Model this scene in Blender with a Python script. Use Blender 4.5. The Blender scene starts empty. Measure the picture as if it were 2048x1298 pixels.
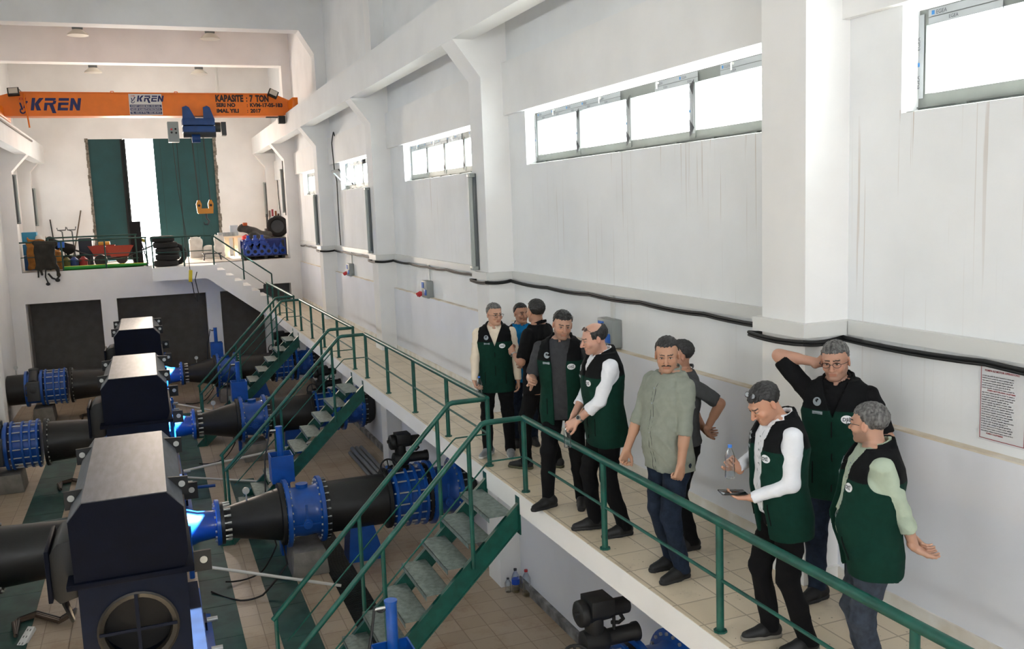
import bpy, bmesh, math, random
import numpy as np
from mathutils import Vector, Matrix, Euler, Quaternion
random.seed(7); np.random.seed(7)
sc = bpy.context.scene; COL = sc.collection
# ---------------------------------------------------------------- camera
cam_d = bpy.data.cameras.new('camera'); cam_o = bpy.data.objects.new('camera', cam_d)
sc.collection.objects.link(cam_o); sc.camera = cam_o
FPX, VYX, VYY, HSL = 1847.0, 288.0, 435.0, -0.038      # focal length in px, vanishing point of the hall's length, horizon slope
cam_d.sensor_fit = 'HORIZONTAL'; cam_d.sensor_width = 36; cam_d.lens = FPX/2048*36
cam_d.clip_start = .05; cam_d.clip_end = 200
_Y = Vector(((VYX-1024)/FPX, (VYY-649)/FPX, 1)).normalized()
_q = Vector(((VYX+1000-1024)/FPX, (VYY+1000*HSL-649)/FPX, 1))
_Z = _Y.cross(_q).normalized()
if _Z.y > 0: _Z = -_Z
_X = _Y.cross(_Z)
_R = Matrix((_X, _Y, _Z))                               # world = R @ (right, down, forward)
_M = Matrix((( _R[0][0], -_R[0][1], -_R[0][2]), (_R[1][0], -_R[1][1], -_R[1][2]), (_R[2][0], -_R[2][1], -_R[2][2])))
cam_o.matrix_world = Matrix.Translation((0, 0, 2.8)) @ _M.to_4x4()
# ---------------------------------------------------------------- world, sun, exposure
sc.view_settings.view_transform = 'Standard'; sc.view_settings.look = 'None'
sc.view_settings.gamma = 1; sc.view_settings.use_curve_mapping = False
sc.view_settings.exposure = 1.2
w = bpy.data.worlds.new('sky'); sc.world = w; w.use_nodes = True
bg = w.node_tree.nodes['Background']; bg.inputs[0].default_value = (.93, .965, 1.0, 1); bg.inputs[1].default_value = 6.5
sun_d = bpy.data.lights.new('sun', 'SUN'); sun_o = bpy.data.objects.new('sun', sun_d); sc.collection.objects.link(sun_o)
sun_d.energy = 85; sun_d.angle = .009; sun_d.color = (1, .97, .92)
sun_o.rotation_euler = Vector((-1, -.06, -1.14)).to_track_quat('-Z', 'Y').to_euler()
def opening_lamp(name, loc, rot, sx, sy, e, col=(1, .98, .95)):     # area lamp set at an opening
    d = bpy.data.lights.new(name, 'AREA'); o = bpy.data.objects.new(name, d); sc.collection.objects.link(o)
    d.shape = 'RECTANGLE'; d.size = sx; d.size_y = sy; d.energy = e; d.color = col; o.location = loc; o.rotation_euler = rot
    return o
opening_lamp('gate_fill_lamp', (0, 35.6, 3.3), (-math.pi/2, 0, 0), 1.0, 3.9, 420, (1, .80, .62))  # added lamp outside the gate gap for warm sunlit bounce at the far end
# ---------------------------------------------------------------- helpers

def link(o): COL.objects.link(o); return o
MATS = {}
def lin(c): return tuple(x/12.92 if x <= .04045 else ((x+.055)/1.055)**2.4 for x in c)
def hexc(h): return lin(tuple(int(h[i:i+2], 16)/255 for i in (0, 2, 4)))
def mat(name, col, rough=.6, metal=0, var=.0, vscale=4, bump=0, bscale=30, emis=None, col2=None, spec=.5, detail=4, stretch=None, alpha=None, coat=0):
    if name in MATS: return MATS[name]
    m = bpy.data.materials.new(name); m.use_nodes = True; MATS[name] = m
    nt = m.node_tree; N = nt.nodes; L = nt.links; b = N['Principled BSDF']
    if isinstance(col, str): col = hexc(col)
    if isinstance(col2, str): col2 = hexc(col2)
    b.inputs['Base Color'].default_value = (*col, 1); b.inputs['Roughness'].default_value = rough
    b.inputs['Metallic'].default_value = metal; b.inputs['Specular IOR Level'].default_value = spec
    if coat: b.inputs['Coat Weight'].default_value = coat
    if emis: b.inputs['Emission Color'].default_value = (*col, 1); b.inputs['Emission Strength'].default_value = emis
    if var or col2 or bump:
        tc = N.new('ShaderNodeTexCoord'); src = tc.outputs['Object']
        if stretch:
            mp = N.new('ShaderNodeMapping'); mp.inputs['Scale'].default_value = stretch; L.new(src, mp.inputs[0]); src = mp.outputs[0]
    if var or col2:
        n = N.new('ShaderNodeTexNoise'); n.inputs['Scale'].default_value = vscale; n.inputs['Detail'].default_value = detail; L.new(src, n.inputs['Vector'])
        r = N.new('ShaderNodeValToRGB'); r.color_ramp.elements[0].position = .35; r.color_ramp.elements[1].position = .65
        c2 = col2 if col2 else tuple(max(0, x*(1-var)) for x in col)
        r.color_ramp.elements[0].color = (*c2, 1); r.color_ramp.elements[1].color = (*(tuple(min(1, x*(1+var*.6)) for x in col) if not col2 else col), 1)
        L.new(n.outputs[0], r.inputs[0]); L.new(r.outputs[0], b.inputs['Base Color'])
    if bump:
        n = N.new('ShaderNodeTexNoise'); n.inputs['Scale'].default_value = bscale; n.inputs['Detail'].default_value = 6; L.new(src, n.inputs['Vector'])
        bp = N.new('ShaderNodeBump'); bp.inputs['Strength'].default_value = bump; bp.inputs['Distance'].default_value = .01
        L.new(n.outputs[0], bp.inputs['Height']); L.new(bp.outputs[0], b.inputs['Normal'])
    return m
def glass_mat(name, tint=(1, 1, 1), fac=.9, rough=.05):
    if name in MATS: return MATS[name]
    m = bpy.data.materials.new(name); m.use_nodes = True; MATS[name] = m
    N = m.node_tree.nodes; L = m.node_tree.links; N.clear()
    o = N.new('ShaderNodeOutputMaterial'); t = N.new('ShaderNodeBsdfTransparent'); t.inputs[0].default_value = (*tint, 1)
    g = N.new('ShaderNodeBsdfGlossy'); g.inputs['Roughness'].default_value = rough
    lw = N.new('ShaderNodeLayerWeight'); lw.inputs[0].default_value = 1-fac
    mx = N.new('ShaderNodeMixShader'); L.new(lw.outputs['Facing'], mx.inputs[0]); L.new(t.outputs[0], mx.inputs[1]); L.new(g.outputs[0], mx.inputs[2]); L.new(mx.outputs[0], o.inputs[0])
    return m
class MB:
    """collects shapes; build() links them as one mesh object"""
    def __init__(s): s.v = []; s.f = []; s.m = []; s.s = []
    def add(s, vs, fs, mi=0, sm=False):
        o = len(s.v); s.v += [tuple(v) for v in vs]; s.f += [tuple(i+o for i in f) for f in fs]; s.m += [mi]*len(fs); s.s += [sm]*len(fs); return s
    def box(s, a, b, mi=0):
        x0, y0, z0 = (min(a[i], b[i]) for i in range(3)); x1, y1, z1 = (max(a[i], b[i]) for i in range(3))
        return s.add([(x0, y0, z0), (x1, y0, z0), (x1, y1, z0), (x0, y1, z0), (x0, y0, z1), (x1, y0, z1), (x1, y1, z1), (x0, y1, z1)],
                     [(0, 3, 2, 1), (4, 5, 6, 7), (0, 1, 5, 4), (1, 2, 6, 5), (2, 3, 7, 6), (3, 0, 4, 7)], mi)
    def obox(s, c, size, M=None, mi=0):
        M = M or Matrix(); c = Vector(c); h = [x/2 for x in size]
        vs = [c + (M.to_3x3() @ Vector((i*h[0], j*h[1], k*h[2]))) for k in (-1, 1) for (i, j) in ((-1, -1), (1, -1), (1, 1), (-1, 1))]
        return s.add(vs, [(0, 3, 2, 1), (4, 5, 6, 7), (0, 1, 5, 4), (1, 2, 6, 5), (2, 3, 7, 6), (3, 0, 4, 7)], mi)
    def bar(s, a, b, w, h, up=(0, 0, 1), mi=0):
        a = Vector(a); b = Vector(b); d = (b-a); L = d.length; d.normalize(); up = Vector(up); x = d.cross(up).normalized(); u = x.cross(d)
        M = Matrix((x, d, u)).transposed(); return s.obox((a+b)/2, (w, L, h), M, mi)
    def cyl(s, a, b, r0, r1=None, n=16, mi=0, caps=True, ri=0):
        r1 = r0 if r1 is None else r1; a = Vector(a); b = Vector(b); d = (b-a).normalized()
        x = d.orthogonal().normalized(); y = d.cross(x)
        cs = [(x*math.cos(2*math.pi*i/n)+y*math.sin(2*math.pi*i/n)) for i in range(n)]
        vs = [a+c*r0 for c in cs]+[b+c*r1 for c in cs]
        s.add(vs, [(i, (i+1) % n, n+(i+1) % n, n+i) for i in range(n)], mi, True)
        if caps: s.add(vs[:n], [tuple(range(n))[::-1]], mi); s.add(vs[n:], [tuple(range(n))], mi)
        return s
    def lathe(s, o, ax, prof, n=24, mi=0, sm=True, x=None, caps=True):
        """prof: list of (distance along axis, radius)"""
        o = Vector(o); d = Vector(ax).normalized(); x = d.orthogonal().normalized() if x is None else Vector(x); y = d.cross(x); vs = []
        for (t, r) in prof:
            for i in range(n): a = 2*math.pi*i/n; vs.append(o+d*t+(x*math.cos(a)+y*math.sin(a))*r)
        fs = [(k*n+i, k*n+(i+1) % n, (k+1)*n+(i+1) % n, (k+1)*n+i) for k in range(len(prof)-1) for i in range(n)]
        s.add(vs, fs, mi, sm)
        if not caps: return s
        if prof[0][1] > 1e-4: s.add(vs[:n], [tuple(range(n))[::-1]], mi)
        if prof[-1][1] > 1e-4: s.add(vs[-n:], [tuple(range(n))], mi)
        return s
    def tube(s, pts, r, n=8, mi=0, caps=True):
        pts = [Vector(p) for p in pts]; rs = r if isinstance(r, (list, tuple)) else [r]*len(pts); vs = []; x = None
        for i, p in enumerate(pts):
            d = (pts[min(i+1, len(pts)-1)]-pts[max(i-1, 0)]).normalized()
            if x is None: x = d.orthogonal().normalized()
            else:
                x = (x-d*x.dot(d)); x = x.normalized() if x.length > 1e-5 else d.orthogonal().normalized()
            y = d.cross(x)
            for k in range(n): a = 2*math.pi*k/n; vs.append(p+(x*math.cos(a)+y*math.sin(a))*rs[i])
        s.add(vs, [(k*n+i, k*n+(i+1) % n, (k+1)*n+(i+1) % n, (k+1)*n+i) for k in range(len(pts)-1) for i in range(n)], mi, True)
        if caps: s.add(vs[:n], [tuple(range(n))[::-1]], mi); s.add(vs[-n:], [tuple(range(n))], mi)
        return s
    def prism(s, poly, ax, a, b, mi=0):
        """poly of 2-D points extruded along axis ax ('x','y','z') from a to b"""
        f = {'x': lambda p, t: (t, p[0], p[1]), 'y': lambda p, t: (p[0], t, p[1]), 'z': lambda p, t: (p[0], p[1], t)}[ax]; n = len(poly)
        vs = [f(p, a) for p in poly]+[f(p, b) for p in poly]
        s.add(vs, [tuple(range(n))[::-1], tuple(range(n, 2*n))]+[(i, (i+1) % n, n+(i+1) % n, n+i) for i in range(n)], mi); return s
    def ball(s, c, r, n=12, mi=0, sc3=(1, 1, 1)):
        c = Vector(c); k = n//2; vs = []
        for j in range(k+1):
            t = math.pi*j/k
            for i in range(n): a = 2*math.pi*i/n; vs.append(c+Vector((r*sc3[0]*math.sin(t)*math.cos(a), r*sc3[1]*math.sin(t)*math.sin(a), r*sc3[2]*math.cos(t))))
        return s.add(vs, [(j*n+i, (j+1)*n+i, (j+1)*n+(i+1) % n, j*n+(i+1) % n) for j in range(k) for i in range(n)], mi, True)
    def raw(s, V, F, mi=0, sm=True): return s.add([tuple(v) for v in V], [tuple(f) for f in F], mi, sm)
    def build(s, name, mats, parent=None, bevel=0, local=False, fix=True):
        me = bpy.data.meshes.new(name); off = Vector((0, 0, 0))
        if parent is not None and not local:
            p = parent
            while p is not None: off += p.location; p = p.parent
        me.from_pydata([(v[0]-off.x, v[1]-off.y, v[2]-off.z) for v in s.v], [], s.f)
        for mm in (mats if isinstance(mats, (list, tuple)) else [mats]): me.materials.append(mm)
        me.polygons.foreach_set('material_index', s.m); me.polygons.foreach_set('use_smooth', s.s); me.update()
        if fix:
            bm = bmesh.new(); bm.from_mesh(me); bmesh.ops.remove_doubles(bm, verts=bm.verts, dist=1e-5); bmesh.ops.recalc_face_normals(bm, faces=bm.faces)
            if bevel:
                es = [e for e in bm.edges if len(e.link_faces) == 2 and e.calc_face_angle(0) > .6]
                bmesh.ops.bevel(bm, geom=es, offset=bevel, segments=2, affect='EDGES', profile=.5, clamp_overlap=True)
            bm.to_mesh(me); bm.free()
            me.set_sharp_from_angle(angle=.75)
        o = bpy.data.objects.new(name, me); link(o)
        if parent is not None: o.parent = parent
        return o
def tag(o, label=None, cat=None, group=None, kind=None):
    if label: o['label'] = label
    if cat: o['category'] = cat
    if group: o['group'] = group
    if kind: o['kind'] = kind
    return o
def struct(o): o['kind'] = 'structure'; return o
def thing(name, label, cat, loc=(0, 0, 0), rz=0, group=None):
    o = bpy.data.objects.new(name, None); o.empty_display_size = .1; link(o); o.location = loc; o.rotation_euler = (0, 0, rz)
    return tag(o, label, cat, group)
def dup(o, parent=None):
    c = o.copy(); link(c)
    if parent is not None: c.parent = parent
    for ch in list(o.children): dup(ch, c)
    return c
def dup_to(o, loc, rz=None, label=None, group=None):
    c = dup(o); c.location = loc
    if rz is not None: c.rotation_euler = (0, 0, rz)
    if label: c['label'] = label
    if group: c['group'] = group
    return c
def text_geo(txt, size=1, shear=0, off=0, align='LEFT', wide=1, ext=0):
    cu = bpy.data.curves.new('lettering', 'FONT'); cu.body = txt; cu.size = size; cu.shear = shear; cu.offset = off; cu.align_x = align; cu.extrude = ext
    cu.resolution_u = 3
    o = bpy.data.objects.new('lettering', cu); link(o); bpy.context.view_layer.update()
    me = bpy.data.meshes.new_from_object(o.evaluated_get(bpy.context.evaluated_depsgraph_get()))
    V = [(v.co.x*wide, v.co.y, v.co.z) for v in me.vertices]; F = [tuple(p.vertices) for p in me.polygons]
    bpy.data.objects.remove(o); bpy.data.curves.remove(cu); bpy.data.meshes.remove(me); return V, F
def put_text(mb, txt, origin, xdir, ydir, size, mi=0, **k):
    V, F = text_geo(txt, size, **k); o = Vector(origin); X = Vector(xdir); Y = Vector(ydir)
    mb.add([o+X*v[0]+Y*v[1] for v in V], F, mi)
# ---------------------------------------------------------------- materials of the setting
def wall_material(name, base, streaks=True, zlo=1.9, zhi=3.3):
    m = bpy.data.materials.new(name); m.use_nodes = True; MATS[name] = m; nt = m.node_tree; N = nt.nodes; L = nt.links; b = N['Principled BSDF']
    b.inputs['Roughness'].default_value = .75; b.inputs['Specular IOR Level'].default_value = .3
    tc = N.new('ShaderNodeTexCoord')
    n1 = N.new('ShaderNodeTexNoise'); n1.inputs['Scale'].default_value = 1.2; n1.inputs['Detail'].default_value = 5; L.new(tc.outputs['Object'], n1.inputs['Vector'])
    r1 = N.new('ShaderNodeValToRGB'); c = base; r1.color_ramp.elements[0].color = (c[0]*.93, c[1]*.93, c[2]*.93, 1); r1.color_ramp.elements[1].color = (*c, 1)
    r1.color_ramp.elements[0].position = .3; r1.color_ramp.elements[1].position = .6; L.new(n1.outputs[0], r1.inputs[0]); out = r1.outputs[0]
    if streaks:
        mp = N.new('ShaderNodeMapping'); mp.inputs['Scale'].default_value = (1, 14, .22); L.new(tc.outputs['Object'], mp.inputs[0])
        n2 = N.new('ShaderNodeTexNoise'); n2.inputs['Scale'].default_value = 2.2; n2.inputs['Detail'].default_value = 3; L.new(mp.outputs[0], n2.inputs['Vector'])
        r2 = N.new('ShaderNodeValToRGB'); r2.color_ramp.elements[0].position = .625; r2.color_ramp.elements[1].position = .66
        L.new(n2.outputs[0], r2.inputs[0])
        n3 = N.new('ShaderNodeTexNoise'); n3.inputs['Scale'].default_value = .7; L.new(tc.outputs['Object'], n3.inputs['Vector'])
        r3 = N.new('ShaderNodeValToRGB'); r3.color_ramp.elements[0].position = .42; r3.color_ramp.elements[1].position = .62; L.new(n3.outputs[0], r3.inputs[0])
        sx = N.new('ShaderNodeSeparateXYZ'); L.new(tc.outputs['Object'], sx.inputs[0])
        mr = N.new('ShaderNodeMapRange'); mr.inputs[1].default_value = zlo-.7; mr.inputs[2].default_value = zhi; mr.inputs[3].default_value = 0; mr.inputs[4].default_value = 1; L.new(sx.outputs[2], mr.inputs[0])
        lt = N.new('ShaderNodeMath'); lt.operation = 'LESS_THAN'; lt.inputs[1].default_value = zhi; L.new(sx.outputs[2], lt.inputs[0])
        a = N.new('ShaderNodeMath'); a.operation = 'MULTIPLY'; L.new(r2.outputs[0], a.inputs[0]); L.new(r3.outputs[0], a.inputs[1])
        a2 = N.new('ShaderNodeMath'); a2.operation = 'MULTIPLY'; L.new(a.outputs[0], a2.inputs[0]); L.new(mr.outputs[0], a2.inputs[1])
        a3 = N.new('ShaderNodeMath'); a3.operation = 'MULTIPLY'; L.new(a2.outputs[0], a3.inputs[0]); L.new(lt.outputs[0], a3.inputs[1])
        a4 = N.new('ShaderNodeMath'); a4.operation = 'MULTIPLY'; a4.inputs[1].default_value = .55; L.new(a3.outputs[0], a4.inputs[0])
        mx = N.new('ShaderNodeMixRGB'); L.new(a4.outputs[0], mx.inputs[0]); L.new(out, mx.inputs[1]); mx.inputs[2].default_value = (*hexc('a88f76'), 1); out = mx.outputs[0]
    L.new(out, b.inputs['Base Color'])
    n4 = N.new('ShaderNodeTexNoise'); n4.inputs['Scale'].default_value = 14; n4.inputs['Detail'].default_value = 6; L.new(tc.outputs['Object'], n4.inputs['Vector'])
    bp = N.new('ShaderNodeBump'); bp.inputs['Strength'].default_value = .15; bp.inputs['Distance'].default_value = .01; L.new(n4.outputs[0], bp.inputs['Height']); L.new(bp.outputs[0], b.inputs['Normal'])
    return m
def tile_material(name, c1, c2, grout, size, dirt, dirt_lo=.5, dirt_hi=.7, rough=.5, rot=0, off=(0, 0)):
    m = bpy.data.materials.new(name); m.use_nodes = True; MATS[name] = m; nt = m.node_tree; N = nt.nodes; L = nt.links; b = N['Principled BSDF']
    tc = N.new('ShaderNodeTexCoord'); mp = N.new('ShaderNodeMapping'); mp.inputs['Location'].default_value = (off[0], off[1], 0); mp.inputs['Rotation'].default_value = (0, 0, rot); L.new(tc.outputs['Object'], mp.inputs[0])
    br = N.new('ShaderNodeTexBrick'); br.offset = 0; br.inputs['Scale'].default_value = 1; br.inputs['Brick Width'].default_value = size; br.inputs['Row Height'].default_value = size
    br.inputs['Mortar Size'].default_value = .006; br.inputs['Color1'].default_value = (*hexc(c1), 1); br.inputs['Color2'].default_value = (*hexc(c2), 1); br.inputs['Mortar'].default_value = (*hexc(grout), 1)
    L.new(mp.outputs[0], br.inputs['Vector'])
    n = N.new('ShaderNodeTexNoise'); n.inputs['Scale'].default_value = 1.6; n.inputs['Detail'].default_value = 8; n.inputs['Roughness'].default_value = .7; L.new(tc.outputs['Object'], n.inputs['Vector'])
    r = N.new('ShaderNodeValToRGB'); r.color_ramp.elements[0].position = dirt_lo; r.color_ramp.elements[1].position = dirt_hi; L.new(n.outputs[0], r.inputs[0])
    k = N.new('ShaderNodeMath'); k.operation = 'MULTIPLY'; k.inputs[1].default_value = .6; L.new(r.outputs[0], k.inputs[0])
    mx = N.new('ShaderNodeMixRGB'); L.new(k.outputs[0], mx.inputs[0]); L.new(br.outputs[0], mx.inputs[1]); mx.inputs[2].default_value = (*hexc(dirt), 1)
    n5 = N.new('ShaderNodeTexNoise'); n5.inputs['Scale'].default_value = 38; n5.inputs['Detail'].default_value = 2; L.new(tc.outputs['Object'], n5.inputs['Vector'])
    r5 = N.new('ShaderNodeValToRGB'); r5.color_ramp.elements[0].position = .70; r5.color_ramp.elements[1].position = .74; L.new(n5.outputs[0], r5.inputs[0])
    m2 = N.new('ShaderNodeMixRGB'); L.new(r5.outputs[0], m2.inputs[0]); L.new(mx.outputs[0], m2.inputs[1]); m2.inputs[2].default_value = (*hexc('6b5a48'), 1)
    L.new(m2.outputs[0], b.inputs['Base Color']); b.inputs['Roughness'].default_value = rough
    bp = N.new('ShaderNodeBump'); bp.inputs['Strength'].default_value = .4; bp.inputs['Distance'].default_value = .004; bp.invert = True; L.new(br.outputs['Fac'], bp.inputs['Height']); L.new(bp.outputs[0], b.inputs['Normal'])
    return m
WALL = wall_material('white_painted_wall', hexc('eeefef')); PLAIN = wall_material('white_paint', hexc('f0efed'), False)
LOWW = wall_material('grey_white_paint', hexc('e4e6ec'), False)
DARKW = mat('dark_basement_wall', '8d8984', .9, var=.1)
TILE_W = tile_material('cream_walkway_tile', 'dccdb5', 'd3c3a9', 'ab9c86', .333, '7a6650', .55, .8, .45, off=(.12, .05))
TILE_F = tile_material('beige_floor_tile', 'bba992', 'ae9b83', '93806a', .33, '8c6238', .50, .74, .4)
GREEN = mat('green_rail_paint', '0a5145', .42, var=.25, vscale=9, spec=.5)
GREEN_D = mat('green_plate_paint', '2c544c', .6, col2='1d3d38', vscale=3, spec=.4)
ALU = mat('window_aluminium', '717571', .5, metal=.1, var=.08)
STICK = mat('protective_film', '9ea2a4', .5); STICKD = mat('film_print_dark', '3c4148', .6); STICKB = mat('film_print_blue', '2c78b8', .6)
TORN = mat('torn_dark_film', '2e3033', .6)
BLACK = mat('black_rubber', '111213', .55, var=.2, vscale=8)
PIPE = mat('black_pipe_paint', '191a1b', .42, var=.35, vscale=5, col2='141414', spec=.5)
BLUE = mat('blue_enamel', '0d50a6', .33, var=.15, vscale=6, coat=.2)
NAVY = mat('navy_motor_paint', '050a1a', .6, var=.2, vscale=7, bump=.1, bscale=60, spec=.12)
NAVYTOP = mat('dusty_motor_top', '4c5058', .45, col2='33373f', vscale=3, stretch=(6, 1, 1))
STEEL = mat('bright_zinc_bolt', 'c9c9c4', .35, metal=.7); GALV = mat('galvanised_tread', '76847f', .5, metal=.3, var=.3, vscale=20, bump=.6, bscale=120)
CONC = mat('raw_concrete', '87827a', .9, var=.2, vscale=5, bump=.4, bscale=25)
ORANGE = mat('crane_orange', 'ea7600', .4, var=.06); NAVYINK = mat('navy_lettering', '101a55', .5); INK = mat('black_lettering', '2a1208', .5)
WHITEP = mat('white_plastic', 'd8d8d4', .4); REDP = mat('red_plastic', 'c3242a', .4); BLUEP = mat('blue_plastic', '1f63c0', .4)
CLEAR = glass_mat('window_glass', (.97, .99, .98), .93); PET = glass_mat('clear_bottle_plastic', (.90, .94, .97), .55, .12)
GREY = mat('grey_housing', '8f9492', .5); DGREY = mat('dark_grey_housing', '3a3c3e', .5, var=.15)
# ================================================================ THE SETTING
FZ = -2.5; XW = 4.57; XP = 4.20; XE = 3.17; YB = 34.9; YF = -6.0; XL = -3.75; XLP = -3.38; ZC = 8.3
PY = [-1.1, 5.17, 11.55, 17.87, 23.95, 29.75]           # near faces of the pillars
PW = .48
PLY, PLZ = 29.75, 1.35                                   # rear platform: front face and height
# lower floor
struct(MB().box((XL-.3, YF-.3, FZ-.3), (XW+.3, YB+.3, FZ)).build('floor', TILE_F))
# walkway slab (tiles on top, white fascia)
mb = MB(); mb.box((XE, YF, -.21), (XW-.02, PLY, -.004), 0); mb.box((XE+.005, YF, -.004), (XW-.03, PLY, 0), 1)
struct(mb.build('floor_walkway', [PLAIN, TILE_W]))
# right wall
WIN_R = [(4.70, .3), (10.98, 6.1), (16.9, 12.75), (22.9, 19.1), (28.6, 25.4), (33.6, 31.6)]      # (far y, near y) of each opening
SILL, HEAD = 3.28, 3.95
mb = MB(); lo = MB()
ys = [YF]+[y for p in WIN_R for y in (p[1], p[0])]+[YB]
mb.box((XW, YF, 1.23), (XW+.3, YB, SILL)); mb.box((XW, YF, HEAD), (XW+.3, YB, ZC))
for i in range(0, len(ys), 2): mb.box((XW, ys[i], SILL), (XW+.3, ys[i+1], HEAD))
struct(mb.build('wall_right', WALL))
lo.box((XW-.07, YF+.001, FZ), (XW+.3, YB-.001, 1.229)); struct(lo.build('wall_right_lower', LOWW))
t = MB()
for i in range(len(PY)):                                  # slightly proud lintel band over the windows of each bay
    y0 = PY[i]+PW; y1 = PY[i+1] if i+1 < len(PY) else YB
    t.box((XW-.07, y0, HEAD), (XW, y1, 4.62))
t.box((XW-.07, YF, HEAD), (XW, PY[0], 4.62)); struct(t.build('trim_1', PLAIN))
# pillars with corbels, both sides
for i, y in enumerate(PY):
    for sgn, xw, xp, xb, nm in ((1, XW, XP, 3.83, 'right'), (-1, XL, XLP, -2.94, 'left')):
        if i == 5 and sgn > 0: y += .012
        xu = xp+.1*sgn; zb = 4.915 if sgn > 0 else 4.705; zc = 5.1
        mb = MB(); mb.prism([(xw+.01*sgn, FZ), (xp, FZ), (xp, zb-.48), (xb+.004*sgn, zb), (xb+.02*sgn, zc), (xu, zc), (xu, 7.275), (xw+.01*sgn, 7.275)], 'y', y, y+PW)
        if sgn > 0 and y < PLY-1: mb.prism([(XP-.02, y-.02), (XW-.06, y-.02), (XW-.06, y+PW+.02), (XP-.02, y+PW+.02)], 'z', .001, .1)
        struct(mb.build('pillar', PLAIN))
# end pillars at the back wall
for xw, xp, xb in ((XW, XP, 3.83), (XL, XLP, -2.94)):
    struct(MB().prism([(xw, PLZ), (xp, PLZ), (xp, 4.44), (xb, 4.92), (xw, 4.92)], 'y', YB-.35, YB).build('pillar', PLAIN))
# runway beams
struct(MB().box((3.83, YF, 4.91), (4.12, YB, 5.48)).build('runway_beam', PLAIN))
struct(MB().box((-2.94, YF, 4.70), (-3.23, YB, 5.29)).build('runway_beam', PLAIN))
rl = MB(); rl.box((3.94, YF, 5.48), (4.0, YB-.6, 5.53)); struct(rl.build('trim_2', mat('rail_steel', '4a4038', .5, metal=.5)))
rl = MB(); rl.box((-3.1, YF, 5.29), (-3.04, YB-.4, 5.36)); rl.box((-2.935, YF, 5.16), (-2.90, YB-3.6, 5.20)); struct(rl.build('trim_3', MATS['rail_steel']))
# left wall
mb = MB(); WIN_L = [(33.9, 32.6), (28.6, 25.4), (22.9, 19.1), (16.9, 12.75), (10.9, 6.5), (4.70, .3)][::-1]
mb.box((XL, YF, FZ), (XL-.3, YB, 3.2)); mb.box((XL, YF, 3.85), (XL-.3, YB, ZC)); ys = [YF]+[y for p in WIN_L for y in (p[1], p[0])]+[YB]
for i in range(0, len(ys), 2): mb.box((XL, ys[i], 3.2), (XL-.3, ys[i+1], 3.85))
struct(mb.build('wall_left', PLAIN))
# back wall with the gate opening, and the wall behind the photographer with an assumed, unseen opening sized for the light
DX0, DX1, DZ1 = -1.62, 2.55, 5.5
mb = MB(); mb.box((XL, YB, PLZ), (DX0, YB+.3, DZ1)); mb.box((DX1, YB, PLZ), (XW, YB+.3, DZ1)); mb.box((XL, YB, DZ1), (XW, YB+.3, ZC)); mb.box((XL, YB, FZ), (XW, YB+.3, PLZ-.05))
struct(mb.build('wall_back', PLAIN))
GX0, GX1, GZ0, GZ1 = -1.9, 1.9, 1.9, 5.2
mb = MB(); mb.box((XL, YF-.3, FZ), (GX0, YF, ZC)); mb.box((GX1, YF-.3, FZ), (XW, YF, ZC)); mb.box((GX0, YF-.3, GZ1), (GX1, YF, ZC)); mb.box((GX0, YF-.3, FZ), (GX1, YF, GZ0))
struct(mb.build('wall_front', PLAIN))
struct(MB().box((XL-.3, YF-.3, ZC), (XW+.3, YB+.3, ZC+.3)).build('ceiling', PLAIN))
for i, y in enumerate(PY[:]):
    struct(MB().box((XL, y, 7.27), (XW, y+PW, ZC)).build('roof_beam', PLAIN))
struct(MB().prism([(XP+.1, 7.27), (XP-.25, 7.27), (XP+.1, 6.7)], 'y', PY[4], PY[4]+PW).build('roof_beam', PLAIN))
# rear platform with openings, landing and concrete stairs
mb = MB()
mb.box((XL, PLY, .45), (3.3, PLY+.4, PLZ)); mb.box((3.3, PLY+.001, .58), (4.15, PLY+.4, PLZ-.001)); mb.box((4.15, PLY+.001, FZ), (XW+.01, PLY+.4, PLZ)); mb.box((3.3, PLY+.001, FZ), (4.15, PLY+.4, -.2))
mb.box((XL-.01, PLY, FZ), (-3.52, PLY+.4, .45)); mb.box((-1.39, PLY, FZ), (-.96, PLY+.4, .45)); mb.box((1.58, PLY, FZ), (1.99, PLY+.4, .45))
mb.box((XL, PLY+.4, PLZ-.2), (XW, YB, PLZ-.002), 0)
struct(mb.build('wall_platform', PLAIN))
PLT = tile_material('platform_screed', 'cfc8bf', 'c9c1b6', 'b5ada2', .6, '9c8d7a', .5, .8)
struct(MB().box((XL, PLY+.02, PLZ-.002), (XW, YB, PLZ)).build('floor_platform', PLT))
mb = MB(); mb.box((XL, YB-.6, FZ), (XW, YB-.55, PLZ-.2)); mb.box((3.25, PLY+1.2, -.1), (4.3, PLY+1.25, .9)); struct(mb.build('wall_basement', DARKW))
LY = 28.4
st = MB(); poly = [(1.87, PLZ)]; x = 1.87; z = PLZ; NR = 7
for k in range(NR):
    z -= PLZ/8; poly.append((x, z)); x += .235; poly.append((x, z))
poly += [(x, z-PLZ/8), (x, -.45), (3.45, -.49), (1.57, .97), (.1, .97), (.1, PLZ)]
st.prism(poly, 'y', LY, PLY-.003); struct(st.build('concrete_stairs', PLAIN))
# cable trunking along the right wall, stepping round the pillars
tr = MB(); z0, z1 = 1.80, 1.90
for i, y in enumerate(PY[:5]):
    yn = PY[i+1] if i < 4 else PLY
    tr.prism([(XP-.05, y-.05), (XW+.01, y-.05), (XW+.01, yn-.06), (XW-.05, yn-.06), (XW-.05, y+PW+.05), (XP-.05, y+PW+.05)], 'z', z0, z1)
struct(tr.build('trim_4', WHITEP))
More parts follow.
